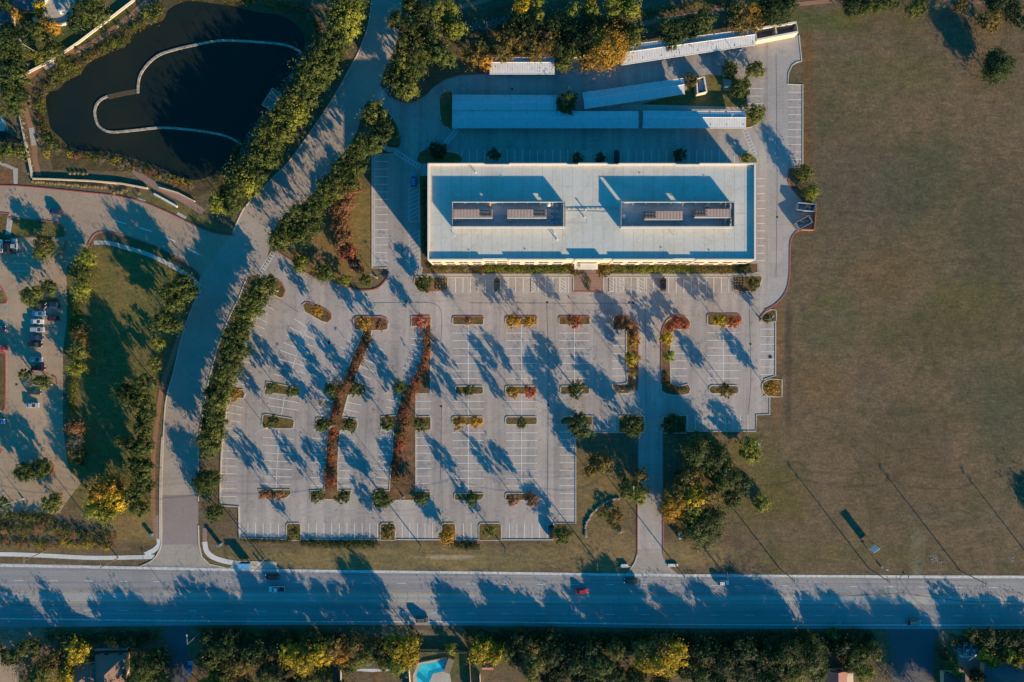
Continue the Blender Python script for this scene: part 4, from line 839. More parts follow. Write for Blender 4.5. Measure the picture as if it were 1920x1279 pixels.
# low shrubs: one mesh each
SHR = {k: [crown_mesh('shrub_foliage', 1.3, n, .11, 22, .2, .3) for _ in range(4)] for k, n in (('a', 420),)}
def tuft_mesh():
    v = []; f = []; tn = []
    for i in range(150):
        a = random.uniform(0, 6.28); l = random.uniform(.12, 1.0); h = random.uniform(.5, 1.0)*(1.15-.4*l); w = .05; t = random.uniform(0, 1)
        d = Vector((math.cos(a), math.sin(a), 0)); q = Vector((-d.y, d.x, 0))*w; k = len(v); r0 = random.uniform(0, .15)
        m1 = d*(l*.5)+Vector((0, 0, h*.8)); e = d*l+Vector((0, 0, h*.45))
        v += [d*r0-q, d*r0+q, m1+q, m1-q, e]; f += [(k, k+1, k+2, k+3), (k+3, k+2, k+4)]; tn += [t*.6]*2+[t*.8]*2+[t]
    me = bpy.data.meshes.new('grass_tuft'); me.from_pydata([tuple(x) for x in v], [], f)
    at = me.attributes.new('tint', 'FLOAT', 'POINT'); at.data.foreach_set('value', tn); me.update(); return me
TUFTS = [tuft_mesh() for _ in range(3)]
def shrub(px, py, rp, kind, label, group, hz=None, name='shrub', cat='shrub', z0=0.0):
    rm = rp*S; me = random.choice(TUFTS if kind == 'tuft' else SHR['a'])
    g = P(px, py); o = bpy.data.objects.new(name, me); COL.objects.link(o)
    hz = hz or rm*1.1
    if kind == 'tuft': o.location = (g.x, g.y, z0); o.scale = (rm*1.1, rm*1.1, hz)
    else: o.location = (g.x, g.y, z0+hz*.42); o.scale = (rm/1.3, rm/1.3, hz/2.0)
    o.rotation_euler = (0, 0, random.uniform(0, 6.28)); setmat(o, FOL[kind]); tag(o, label, cat, group); return o
def shrow(lst, group, where, axis='y', noun='shrub', hz=None, **kw):
    lst = sorted(lst, key=lambda q: q[1] if axis == 'y' else q[0]); frm = 'north' if axis == 'y' else 'west'
    for i, q in enumerate(lst): shrub(q[0], q[1], q[2], q[3], f"{KD[q[3]]} {noun}, {nth(i+1)} from the {frm} {where}", group, q[4] if len(q) > 4 else hz, **kw)
def scrub(lst, name, label, hz=1.5):
    v = []; f = []; tn = []; mi = []; kinds = sorted({q[3] for q in lst})
    for q in lst:
        me = random.choice(TUFTS if q[3] == 'tuft' else SHR['a']); rm = q[2]*S; g = P(q[0], q[1]); h = q[4] if len(q) > 4 else hz
        a = random.uniform(0, 6.28); ca, sa = math.cos(a), math.sin(a); n = len(v)
        kx, kz, z0 = (rm*1.1, h, 0) if q[3] == 'tuft' else (rm/1.3, h/2, h*.42)
        for w in me.vertices: c = w.co; v.append((g.x+(c.x*ca-c.y*sa)*kx, g.y+(c.x*sa+c.y*ca)*kx, z0+c.z*kz))
        f += [tuple(n+i for i in p.vertices) for p in me.polygons]; mi += [kinds.index(q[3])]*len(me.polygons)
        tn += [d.value for d in me.attributes['tint'].data]
    me = bpy.data.meshes.new(name); me.from_pydata(v, [], f); me.polygons.foreach_set('material_index', mi)
    at = me.attributes.new('tint', 'FLOAT', 'POINT'); at.data.foreach_set('value', tn); me.update()
    return link(name, me, [FOL[k] for k in kinds]), label
def stuff(lst, name, label, hz=1.5): o, l = scrub(lst, name, label, hz); tag(o, l, name.replace('_', ' '), kind='stuff')
def hedge(lst, label, hz=1.2): o, l = scrub(lst, 'hedge', label, hz); tag(o, l, 'hedge', 'hedges around the office and lots')
def strip(path, step, r, kinds, seed, width=0, hz=None):
    return [(a, b, c, d)+((hz,) if hz else ()) for a, b, c, d, e in scatter(path, width, step, r, kinds, 1, seed)]
shrow(strip([(690, 630), (680, 655), (668, 682), (657, 702), (648, 728), (632, 740), (632, 765), (626, 790), (623, 830), (620, 870), (619, 912)], 7.5, 10.5, ['rust', 'rust', 'red', 'rust'], 21, 5, 1.7), 'reddish shrubs on the long west strip of the parking lot', 'on the long west planting strip')
shrow(strip([(803, 618), (801, 650), (797, 680), (788, 705), (776, 730), (768, 750), (762, 770), (757, 800), (752, 830), (745, 858), (743, 895)], 7.5, 10.5, ['rust', 'rust', 'red', 'rust'], 22, 5, 1.7), 'reddish shrubs on the long east strip of the parking lot', 'on the long east planting strip')
shrow([(741, 868, 12, 'brown', 2.4), (744, 896, 13, 'brown', 2.6), (605, 756, 9, 'brown', 2), (630, 720, 10, 'brown', 2), (632, 770, 11, 'purple', 2.2), (752, 815, 10, 'brown', 2)], 'taller brown bushes on the planting strips', 'among the parking lot planting strips', noun='bush')
shrow(strip([(1156, 728), (1170, 731), (1188, 728), (1188, 714)], 7, 7, ['bare', 'tuft'], 24, 0, .9)+strip([(1248, 700), (1250, 722), (1262, 731), (1288, 730)], 7, 8, ['brown', 'olive', 'rust'], 25, 0, 1.3), 'low shrubs at the south ends of the entrance islands', 'at the south of the entrance islands', axis='x')
hedge(strip([(806, 503), (850, 504), (905, 504)], 6, 8, ['olive', 'brown', 'tuft'], 26, 2, .9), 'straggly brown olive hedge under the west end of the office wall')
hedge(strip([(912, 504), (1062, 504)], 3.4, 9.5, ['lime', 'lime', 'green'], 27, 3, 1.4), 'bright green hedge under the office wall west of the entrance')
hedge(strip([(1150, 504), (1290, 504)], 3.4, 9.5, ['lime', 'lime', 'green'], 28, 3, 1.4), 'bright green hedge under the office wall east of the entrance')
hedge(strip([(1295, 505), (1392, 505)], 5, 8.5, ['brown', 'olive', 'green'], 29, 2, 1.0), 'brownish hedge under the east end of the office wall')
shrow([(1102+random.uniform(-2, 2), 522+k*6, 6, 'green', 1.2) for k in range(4)], 'shrubs in the entrance plaza bed', 'in the entrance plaza bed')
hedge(strip([(568, 1017), (620, 1021), (665, 1020), (708, 1019)], 5, 8.5, ['dark', 'green'], 30, 3, 1.2), 'dark hedge below the south lot edge between olive and brown notch trees')
hedge(strip([(850, 1024), (898, 1023)], 6, 9, ['green', 'dark'], 31, 3, 1.3), 'short dark hedge beside the orange tree on the south lot edge')
hedge(strip([(452, 1012), (545, 1014)], 5, 5, ['dark'], 32, 0, .9), 'thin dark clipped hedge at the south west corner of the lot', .9)
hedge(strip([(140, 560), (144, 590), (138, 618)], 4, 9, ['lime', 'green'], 33, 2, 1.5), 'short bright hedge beside the white car row of the west lot')
hedge(strip([(139, 712), (138, 740), (136, 775)], 4, 8.5, ['green', 'olive', 'lime'], 34, 2, 1.4), 'yellow edged hedge beside the lower part of the west lot')
PB = strip([(300, 30), (280, 40), (248, 60), (232, 80), (205, 92), (180, 104), (158, 118), (145, 130), (128, 142), (108, 158), (88, 168), (78, 190), (80, 220), (85, 250), (100, 270), (118, 286)], 9.5, 9, ['olive', 'lime', 'brown', 'olive', 'bare', 'green'], 40, 6, 1.6)
PB += strip([(130, 290), (170, 296), (210, 303), (250, 314), (290, 326), (330, 340), (365, 350)], 9, 9, ['olive', 'rust', 'brown', 'bare', 'yellow'], 41, 6, 1.5)
PB += [(132, 130, 22, 'olive', 3.2), (110, 148, 18, 'olive', 3), (122, 118, 13, 'lime', 2.4), (292, 32, 20, 'olive', 3.2), (278, 26, 14, 'lime', 2.5), (300, 18, 14, 'olive', 2.6), (215, 82, 15, 'olive', 2.6), (98, 270, 17, 'green', 3), (90, 288, 10, 'yellow', 1.8)]
shrow(PB, 'shrubs along the west and south pond shore', 'along the west and south pond shore', axis='x')
PE = strip([(500, 10), (540, 12), (575, 20), (592, 50), (590, 80), (575, 110), (560, 135)], 10, 10, ['brown', 'rust', 'bare', 'olive'], 42, 5, 1.8)+strip([(330, -4), (400, -6), (470, 6)], 10, 10, ['olive', 'lime', 'brown'], 43, 3, 1.8)+strip([(450, 268), (430, 310), (400, 340)], 10, 9, ['rust', 'olive', 'dark'], 44, 4, 1.6)
shrow(PE, 'shrubs along the north and east pond shore', 'along the north and east pond shore', axis='x')
shrow(strip([(60, 341), (100, 344), (150, 348), (200, 352)], 5.5, 4.6, ['tuft'], 45, 0, 1.0)+strip([(208, 358), (225, 360), (242, 354)], 6, 5, ['tuft'], 46, 3, 1.0)+[(262, 362, 5, 'tuft', 1), (132, 325, 5, 'tuft', .9), (140, 325, 5, 'tuft', .9), (148, 325, 5, 'tuft', .9), (157, 326, 5, 'tuft', .9), (164, 326, 4, 'tuft', .9)],
      'pale ornamental grass tufts beside the side road', 'beside the tan side road', axis='x', noun='ornamental grass tuft', name='ornamental_grass', cat='grass tuft')
shrow([(290, 6, 5, 'tuft'), (245, 30, 5, 'tuft'), (250, 36, 5, 'tuft'), (222, 50, 5, 'tuft'), (232, 55, 6, 'lime'), (173, 86, 5, 'lime'), (148, 97, 6, 'tuft'), (150, 103, 4, 'tuft'), (54, 182, 6, 'tuft'), (53, 188, 5, 'tuft'), (57, 199, 4, 'tuft'), (72, 262, 5, 'tuft')], 'grass tufts beside the pond path', 'beside the red pond path', noun='grass tuft', name='ornamental_grass', cat='grass tuft')
def bedtufts(x0, y0, nx, ny, grp, where):
    k = 0
    for j in range(ny):
        for i in range(nx):
            k += 1; shrub(x0+i*5.2+random.uniform(-.5, .5), y0+j*5.2+random.uniform(-.5, .5), 2.7, 'tuft', f"pale clump in column {['one','two','three','four','five'][i]}, {nth(j+1)} from the north, {where}", grp, .5, 'ornamental_grass', 'grass tuft', .13)
bedtufts(819, 521, 4, 5, 'pale clumps in the west end bed', 'in the west end bed'); bedtufts(1378, 522, 4, 5, 'pale clumps in the east end bed', 'in the east end bed')
stuff(strip([(-10, 985), (40, 995), (80, 988), (130, 996), (180, 1008), (220, 1010)], 11, 12, ['olive', 'green', 'brown', 'rust', 'dark'], 47, 9, 1.8)+strip([(-10, 1015), (60, 1020), (140, 1018), (220, 1025)], 9, 9, ['rust', 'brown', 'bare', 'olive', 'yellow'], 48, 7, 1.0)+strip([(-10, 966), (50, 968), (100, 972)], 9, 10, ['dark', 'olive'], 49, 2, 2), 'scrub', 'wild autumn scrub covering the verge north of the white sidewalk')
stuff(strip([(90, 1190), (180, 1194), (300, 1192)], 9, 12, ['dark', 'green'], 50, 6, 2)+strip([(380, 1188), (520, 1190), (640, 1192), (700, 1200), (790, 1204)], 9, 12, ['dark', 'green', 'olive'], 51, 5, 2)+strip([(870, 1190), (1100, 1193), (1380, 1195), (1640, 1192)], 8, 13, ['dark', 'green', 'dark'], 52, 8, 2.2)+strip([(900, 1205), (1300, 1210), (1640, 1206)], 9, 13, ['dark', 'green', 'dark'], 72, 8, 2.2)+strip([(1780, 1200), (1930, 1192)], 9, 12, ['dark', 'green'], 53, 5, 2.2), 'undergrowth', 'dark undergrowth in shade along the south verge of the main road')
shrow(strip([(800, 330), (797, 380), (798, 430), (798, 485)], 9, 6, ['dark', 'brown'], 54, 2, 1.2), 'shrubs along the west wall of the office building', 'along the office west wall')
stuff(strip([(1095, 20), (1130, 50), (1200, 60)], 9, 9, ['brown', 'olive'], 55, 6, 1.4)+strip([(1195, 30), (1290, 12), (1360, 4)], 9, 8, ['olive', 'brown', 'lime'], 56, 3, 1.3)+strip([(900, 70), (960, 55)], 9, 8, ['rust', 'brown'], 57, 5, 1.2)+strip([(930, 60), (1000, 70), (1080, 50), (1180, 40)], 8, 10, ['dark', 'brown'], 73, 16, 1.4), 'creek_brush', 'brushy ground growth around the creek stones')
shrow(strip([(1120, 955), (1148, 975), (1160, 1000)], 9, 9, ['brown', 'tuft', 'olive'], 58, 7, .9), 'low plants inside the boulder arc', 'inside the boulder arc', noun='plant')
stuff(strip([(32, 170), (38, 200), (44, 240), (48, 270)], 6, 7, ['bare', 'rust', 'tuft'], 59, 3, 1.0), 'wall_scrub', 'pale scrub on the west side of the pond path wall')

# ---------------------------------------------------------------- office building
ZR = 13.0; ZP = 14.0
def GX(px, z): return (px-960)*S*(1-z/H)
def GY(py, z): return (639.5-py)*S*(1-z/H)
bx0, bx1 = GX(802, ZP), GX(1417, ZP); by0, by1 = GY(488, ZP), GY(306, ZP); bcx, bcy = (bx0+bx1)/2, (by0+by1)/2
office = tag(empty('office_building', (bcx, bcy, 0)), 'long two storey cream office building with white flat roof and two screened plant wells', 'building')
def rel(o, par): o.parent = par; o.location = o.location-par.location; return o
mb = MB(); t = .35
# facade: bays project and step back
def wallbox(x0, x1, y0, y1, z0, z1): mb.box(((x0+x1)/2, (y0+y1)/2, (z0+z1)/2), (x1-x0, y1-y0, z1-z0))
wallbox(bx0+.35, bx1-.35, by0+.35, by1-.35, 0, ZR-.25)
rel(mb.build('wall', M['cream']), office)
mb = MB(); wallbox(bx0+.4, bx1-.4, by0+.4, by1-.4, ZR-.25, ZR); rel(mb.build('roof', M['roof']), office)
SEGS = [(802, 905, .95), (905, 953, .55), (953, 1062, .95), (1062, 1078, .55), (1078, 1132, 1.3), (1132, 1150, .55), (1150, 1264, .95), (1264, 1306, .55), (1306, 1417, .95)]
SEGN = [(802, 908, .95), (908, 955, .55), (955, 1063, .95), (1063, 1084, .55), (1084, 1139, 1.1), (1139, 1160, .55), (1160, 1267, .95), (1267, 1312, .55), (1312, 1417, .95)]
mb = MB(); mc = MB()
for segs, y, out in ((SEGS, by0, -1), (SEGN, by1, 1)):
    for a, b, h in segs:
        x0, x1 = GX(a, ZP), GX(b, ZP); o = 0 if h > .6 else .22
        yy = y-out*(o+.2)
        mb.box(((x0+x1)/2, yy, ZR/2+h/2-.1), (x1-x0-.006, .4, ZR+h-.2+.0))
        mc.box(((x0+x1)/2, yy, ZR+h-.13+.005), (x1-x0+.03, .52, .16))
mb.box((bx0+.2, bcy, ZR/2+.4), (.4, by1-by0-.82, ZR+.8)); mb.box((bx1-.2, bcy, ZR/2+.4), (.4, by1-by0-.82, ZR+.8))
mc.box((bx0+.2, bcy, ZR+.88), (.56, by1-by0-.54, .15)); mc.box((bx1-.2, bcy, ZR+.88), (.56, by1-by0-.54, .15))
rel(mb.build('parapet', M['cream']), office); rel(mc.build('coping', M['coping']), office)
def window(x, y, z, w, h, ax):
    mbw = MB(); mbf = MB()
    if ax == 'y': mbw.box((x, y, z), (w, .06, h))
    else: mbw.box((x, y, z), (.06, w, h))
    return mbw
def addwin(x, y, z, w, h, out, ax):
    g = MB(); f = MB(); d = (w, .10, h) if ax == 'y' else (.10, w, h)
    ox, oy = (0, out*.03) if ax == 'y' else (out*.03, 0)
    g.box((x+ox, y+oy, z), d); wn = rel(g.build('window', M['glass']), office)
    for k in (-1, 1):
        if ax == 'y': f.box((x, y+out*.06, z+k*h/2), (w+.12, .14, .09))
        else: f.box((x+out*.06, y, z+k*h/2), (.14, w+.12, .09))
    if ax == 'y': f.box((x, y+out*.062, z), (.07, .13, h-.1))
    else: f.box((x+out*.062, y, z), (.13, .07, h-.1))
    fr = f.build('frame', M['coping']); fr.parent = wn
for segs, y, out in ((SEGS, by0, -1), (SEGN, by1, 1)):
    for a, b, h in segs:
        if 1.0 < h: continue
        x0, x1 = GX(a, ZP), GX(b, ZP); n = {True: 4, False: 2}[(x1-x0) > 12] if (x1-x0) > 5 else 0
        if n == 0: continue
        o = 0 if h > .6 else .22; st = (x1-x0)/n
        for i in range(n):
            for z, hh in ((3.6, 3.2), (8.6, 3.2)): addwin(x0+st*(i+.5), y-out*o, z, st*.66 if h > .6 else st*.8, hh, out, 'y')
for x, out in ((bx0, -1), (bx1, 1)):
    for i in range(4):
        for z in (3.6, 8.6): addwin(x, by0+(by1-by0)*(i+.5)/4, z, 4.4, 3.2, out, 'x')
# entrance canopies and doors
ex0, ex1 = GX(1082, ZP), GX(1128, ZP)
mb = MB(); mb.box(((ex0+ex1)/2, by0-1.0, 4.2), (ex1-ex0, 2.0, .3)); mb.tube((ex0+1.5, by0-1.8, 0), (ex0+1.5, by0-1.8, 4.05), .12); mb.tube((ex1-1.5, by0-1.8, 0), (ex1-1.5, by0-1.8, 4.05), .12)
rel(mb.build('entrance_canopy', M['coping']), office)
mb = MB(); mb.box(((ex0+ex1)/2, by0-.02, 6.9), (ex1-ex0-1.5, .12, 4.0)); rel(mb.build('entrance_glazing', M['glass']), office)
for y, out in ((by0, -1), (by1, 1)):
    for dx in (-.95, .95):
        mb = MB(); mb.box(((ex0+ex1)/2+dx, y+out*.03, 1.35), (1.7, .12, 2.6)); d = rel(mb.build('door', M['glass']), office)
        mb = MB(); mb.box(((ex0+ex1)/2+dx*.25, y+out*.13, 1.2), (.06, .08, .8)); mb.build('handle', M['steel'], d)
# roof plant screens
def screen(x0, x1, tag_):
    z = ZR+3.1; X0, X1, Y0, Y1 = GX(x0, z), GX(x1, z), GY(426, z), GY(378, z)
    e = rel(empty('plant_screen', ((X0+X1)/2, (Y0+Y1)/2, ZR)), office)
    gaps = {'w': [(.27, .33), (.78, .83)], 'e': [(.0, .035), (.46, .53)]}[tag_]
    cx, cy = (X0+X1)/2, (Y0+Y1)/2
    a = MB(); xs = [X0]+[X0+(X1-X0)*g for p in gaps for g in p]+[X1]
    for i in range(0, len(xs), 2):
        if xs[i+1]-xs[i] > .1: a.box(((xs[i]+xs[i+1])/2-cx, Y1-cy, 1.7), (xs[i+1]-xs[i], .14, 2.8))
    for p in gaps:
        if p[0] > .01: a.box((X0+(X1-X0)*(p[0]+p[1])/2-cx, Y1-cy, 2.15), ((X1-X0)*(p[1]-p[0])-.004, .12, 1.9))
    a.box((0, Y0-cy, 1.7), (X1-X0, .14, 2.8))
    o = a.build('screen_panel', ribbed('louvred_screen', (.36, .37, .38), 1.2, 0, .7), e)
    a = MB()
    a.box((X0-cx, 0, 1.7), (.14, Y1-Y0-.16, 2.8)); a.box((X1-cx, (0 if tag_ == 'w' else 0), 1.7), (.14, Y1-Y0-.16, 2.8))
    if tag_ == 'e': a.box((X1-cx-2.6, 0, 1.2), (.14, Y1-Y0-.4, 2.2))
    a.build('screen_panel', M['screen'], e)
    a = MB(); n = 9
    for i in range(n+1):
        x = X0+(X1-X0)*i/n-cx
        for yy, s in ((Y1-cy, -1), (Y0-cy, 1)):
            a.tube((x, yy+s*.2, 0), (x, yy+s*.2, 3.1), .07); a.tube((x, yy+s*.25, 2.4), (x, yy+s*1.4, .02), .045, n=6)
    a.box((0, Y1-cy-.2, 3.15), (X1-X0, .12, .12)); a.box((0, Y0-cy+.2, 3.15), (X1-X0, .12, .12))
    a.build('screen_frame', M['coping'], e)
    a = MB(); a.box((0, 0, .03), (X1-X0-.5, Y1-Y0-.6, .05)); a.build('well_floor', plain('grey_membrane', (.42, .42, .42), .7), e)
screen(848, 1060, 'w'); screen(1165, 1377, 'e')
def rtu(x0, x1, y0, y1, side, label):
    z = ZR+2.5; X0, X1, Y0, Y1 = GX(x0, z), GX(x1, z), GY(y1, z), GY(y0, z); L = X1-X0; D = Y1-Y0
    e = tag(empty('rooftop_unit', ((X0+X1)/2, (Y0+Y1)/2, ZR+.05)), label, 'air handler', 'air handling units on the office roof')
    a = MB(); a.box((0, 0, 1.4), (L, D, 2.4)); a.box((-L/2+.9 if side > 0 else L/2-.9, -D/2-.35, .9), (1.8, .7, 1.3)); a.build('casing', M['unit'], e)
    a = MB(); a.box((0, -D/2-.05, 1.3), (L-.1, .08, 2.1)); a.box((0, -D/2-.02, 2.56), (L+.05, .12, .12)); a.build('side_panel', M['coping'], e)
    a = MB(); a.box((0, 0, .1), (L+.3, D+.3, .18)); a.build('curb', M['steel'], e)
    fx = (L/2-2.1)*side
    a = MB(); a.box((fx, 0, 2.62), (3.9, D-.1, .05)); a.build('fan_deck', M['unit'], e)
    for i in range(4):
        for j in range(2):
            a = MB(); cx, cy = fx-1.44+i*.96, -.58+j*1.16
            n = 12; a.tube((cx, cy, 2.60), (cx, cy, 2.82), .43, .43, n); f = a.build('fan', M['fan'], e)
            a = MB()
            for k in range(3):
                an = k*1.047; a.box((cx, cy, 2.84), (.82, .05, .03), an)
            a.tube((cx, cy, 2.82), (cx, cy, 2.88), .1, n=8); a.build('guard', M['unit'], f)
rtu(850, 924, 393, 409, 1, 'brown ribbed rooftop unit at the west end of the west plant well'); rtu(951, 1025, 393, 409, 1, 'brown ribbed rooftop unit at the east end of the west plant well')
rtu(1208, 1280, 396, 412, -1, 'brown ribbed rooftop unit in the middle of the east plant well'); rtu(1302, 1372, 392, 408, -1, 'brown ribbed rooftop unit at the east end of the east plant well')
def vent(px, py, h, r, label, capped=True):
    z = ZR; g = P(px, py, z+h); e = tag(empty('roof_vent', (g.x, g.y, ZR)), label, 'roof vent', 'vents and hoods on the office roof')
    a = MB(); a.tube((0, 0, 0), (0, 0, h), r*.6, n=10); a.build('stack', M['steel'], e)
    a = MB(); a.tube((0, 0, h), (0, 0, h+.2), r, r*.8, 12); a.build('cap', M['coping'], e)
for i, (x, y, h, r, l) in enumerate([(892, 323, .9, .28, 'small vent near the north edge of the west roof half'), (1098, 393, 1.2, .3, 'north one of two vents between the plant wells'), (1097, 407, 1.1, .32, 'south one of two vents between the plant wells'),
        (1045, 449, 1.3, .35, 'tallest vent south of the west plant well'), (1040, 437, .7, .25, 'small vent beside the west plant well corner'), (1264, 441, .5, .15, 'low vent south of the east plant well'), (853, 442, .5, .15, 'low vent at the west of the south roof'),
        (858, 366, .5, .25, 'dark vent north of the west plant well'), (960, 366, .5, .25, 'vent north of the middle of the west plant well'), (1167, 366, .5, .25, 'vent north of the east plant well west corner'), (1259, 366, .5, .25, 'vent north of the middle of the east plant well')]): vent(x, y, h, r, l)
a = MB(); a.tube(P(1061, 392, ZR+.25), P(1170, 391, ZR+.25), .09); a.tube(P(1061, 397, ZR+.2), P(1165, 400, ZR+.2), .05)
for k in range(12): p = P(1064+k*9, 392, ZR+.12); a.box(p, (.25, .4, .2))
tag(a.build('gas_pipe', M['steel']), 'grey gas pipe running between the two plant wells', 'pipe')
for x, y, l in ((1029, 384, 'white round tank in the west plant well'), (1170, 406, 'small white hood in the east plant well')):
    g = P(x, y, ZR+1); a = MB(); a.tube((g.x, g.y, ZR+.05), (g.x, g.y, ZR+1.1), .7, .65, 14); a.tube((g.x, g.y, ZR+1.1), (g.x, g.y, ZR+1.35), .65, .2, 14); tag(a.build('roof_tank', M['coping']), l, 'tank')
g = P(918, 384, ZR+.5); a = MB(); a.tube((g.x, g.y, ZR+.05), (g.x, g.y, ZR+.9), .75, .7, 14); a.tube((g.x, g.y, ZR+.9), (g.x, g.y, ZR+1.0), .5, .4, 14); tag(a.build('roof_fan', M['rust']), 'red round exhaust fan in the west plant well', 'fan')
for x, y, l in ((1327, 385, 'flat dark cabinet at the east of the east plant well'), (1349, 423, 'dark cabinet near the south east corner of the east plant well')):
    g = P(x, y, ZR+.8); a = MB(); a.box((g.x, g.y, ZR+.45), (2.0, 1.1, .8)); a.box((g.x, g.y, ZR+.9), (2.15, 1.25, .1)); tag(a.build('roof_cabinet', M['screen']), l, 'cabinet')
for i in range(4):
    for j in range(2):
        g = P(1037, 386+i*11, ZR+.8); a = MB(); a.box((g.x+j*1.7-.3, g.y, ZR+.5), (1.2, 1.0, .9)); a.tube((g.x+j*1.7-.3, g.y, ZR+.95), (g.x+j*1.7-.3, g.y, ZR+1.0), .4, n=12)
        tag(a.build('condenser', M['screen']), f"small condenser, {nth(i+1)} from the north in the {'east' if j else 'west'} column of the west plant well", 'condenser', 'small condensers in the west plant well')

def pad(px0, py0, px1, py1, c=(.46, .45, .42)):
    x0, y0 = GX(px0, ZR), GY(py1, ZR); x1, y1 = GX(px1, ZR), GY(py0, ZR); a = MB(); a.box(((x0+x1)/2, (y0+y1)/2, ZR+.01), (x1-x0, y1-y0, .03)); rel(a.build('walkway_pad', plain('grey_walkway_pad', c, .8)), office)
for q in ((1062, 388, 1098, 391), (1062, 417, 1098, 421), (1098, 404, 1101, 421), (1128, 388, 1164, 391), (1166, 386, 1200, 390), (1380, 400, 1400, 402)): pad(*q)
for i, (x, y) in enumerate(((850, 365), (918, 368), (1012, 370), (1048, 380), (1201, 372), (1303, 371), (1359, 381), (880, 470), (985, 468), (1240, 465), (1330, 470), (940, 330), (1200, 325), (1320, 330))):
    g = P(x, y, ZR); a = MB(); a.tube((g.x, g.y, ZR), (g.x, g.y, ZR+.22), .24, .16, 10); rel(a.build('roof_drain', M['screen']), office)
for y0_, x0_, x1_ in ((384, 855, 1050), (404, 930, 948), (417, 850, 1050), (384, 1205, 1365), (417, 1175, 1370), (404, 1285, 1300)):
    a = MB(); p, q = P(x0_, y0_, ZR+.3), P(x1_, y0_, ZR+.3); a.tube(p, q, .07, n=6); n_ = max(1, int((q-p).length/3))
    for k in range(n_+1): c = p.lerp(q, k/n_); a.box((c.x, c.y, ZR+.17), (.3, .5, .2))
    rel(a.build('conduit', M['steel']), office)
# ---------------------------------------------------------------- carports
def carport(c, label):          # corners as seen: nw, ne, se, sw ; gable ridge fraction
    nw, ne, se, sw, rf = c; z = 2.8
    pn0, pn1, ps1, ps0 = P(*nw, z), P(*ne, z), P(*se, z), P(*sw, z)
    cen = (pn0+pn1+ps1+ps0)/4; ax = (pn1-pn0); L = ax.length; ang = math.atan2(ax.y, ax.x); dv = ps0-pn0; D = dv.length
    e = tag(empty('carport', (cen.x, cen.y, 0), ang), label, 'carport', 'long white metal carports behind the building')
    q = Matrix.Rotation(-ang, 3, 'Z'); l = [q @ (p-Vector((cen.x, cen.y, z))) for p in (pn0, pn1, ps1, ps0)]
    r0 = l[0]+(l[3]-l[0])*rf; r1 = l[1]+(l[2]-l[1])*rf; up = Vector((0, 0, .55)); th = Vector((0, 0, -.14)); zz = Vector((0, 0, z))
    for name, a, b, c_, d in (('roof_slope', l[0]+zz, l[1]+zz, r1+zz+up, r0+zz+up), ('roof_slope', r0+zz+up, r1+zz+up, l[2]+zz, l[3]+zz)):
        m_ = MB(); m_.add([a, b, c_, d, a+th, b+th, c_+th, d+th], [(3, 2, 1, 0), (4, 5, 6, 7), (0, 1, 5, 4), (1, 2, 6, 5), (2, 3, 7, 6), (3, 0, 4, 7)]); m_.build(name, M['carport'], e)
    m_ = MB(); m_.tube(r0+zz+up+Vector((0, 0, .03)), r1+zz+up+Vector((0, 0, .03)), .10, n=6); m_.build('ridge_cap', M['coping'], e)
    m_ = MB(); m_.tube(l[0]+zz, l[1]+zz, .09, n=6); m_.tube(l[3]+zz, l[2]+zz, .09, n=6); m_.build('gutter', M['coping'], e)
    n = max(2, int(L/6))
    for i in range(n+1):
        t_ = (i+.15)/(n+.3); p = r0+(r1-r0)*t_
        m_ = MB(); m_.tube((p.x, p.y, 0), (p.x, p.y, z+.4), .11, n=8); m_.box((p.x, p.y, z+.2), (.12, D*.9, .16)); m_.build('post', M['steel'], e)
carport(((848, 178), (1043, 179), (1043, 207), (848, 207), .5), 'short twin roofed carport north of the long blue shaded one, west of the round tree')
carport(((848, 209), (1197, 209), (1197, 240), (848, 240), .38), 'longest straight carport in full shade nearest the rear of the building')
carport(((1206, 208), (1398, 209), (1398, 240), (1205, 240), .40), 'carport with a sunlit east end nearest the rear parking row')
carport(((1092, 174), (1281, 147), (1284, 176), (1096, 204), .44), 'slanting carport ending at the small walled enclosure')
carport(((918, 108), (1040, 108), (1040, 139), (918, 139), .33), 'short carport at the north with white sunlit south slope')
carport(((1163, 86), (1414, 54), (1417, 84), (1166, 122), .40), 'longest slanting carport joined to the cream walled enclosure')
a = MB(); band(a, Wp([(1072, 110), (1118, 101), (1168, 94)]), .35, 0, 1.2); tag(a.build('retaining_wall', M['cream']), 'low cream retaining wall between the two north carports', 'wall')

# walled enclosures
def enclosure(pts, z, w, label, cat='enclosure', open_=False, m=M['cream'], div=None):
    a = MB(); ps = Wp(pts, 0); ps = [P(x, y, z) for x, y in pts]; g = ps[0]
    e = tag(empty('walled_enclosure', (g.x, g.y, 0)), label, cat); ps = [(p.x-g.x, p.y-g.y) for p in ps]
    band(a, ps, w, 0, z, not open_); a.build('wall', m, e)
    a = MB(); band(a, ps, w+.1, z, z+.12, not open_); a.build('coping', M['rust'] if open_ else M['coping'], e)
    if div:
        a = MB(); q = [P(x, y, z) for x, y in div]; band(a, [(p.x-g.x, p.y-g.y) for p in q], w*.8, 0, z-.05); a.build('partition', m, e)
    return e
enclosure([(1416, 54), (1493, 42), (1496, 60), (1419, 75)], 3.2, .6, 'cream walled dumpster enclosure at the north east end of the drive', div=[(1454, 49), (1457, 67)])
flat('enclosure_slab', Wp([(1419, 62), (1490, 50), (1492, 66), (1421, 78)]), .06, M['browndrive'])
enclosure([(1306, 148), (1320, 144), (1325, 172), (1308, 176)], 2.8, .45, 'small cream walled generator enclosure beside the slanting carport')
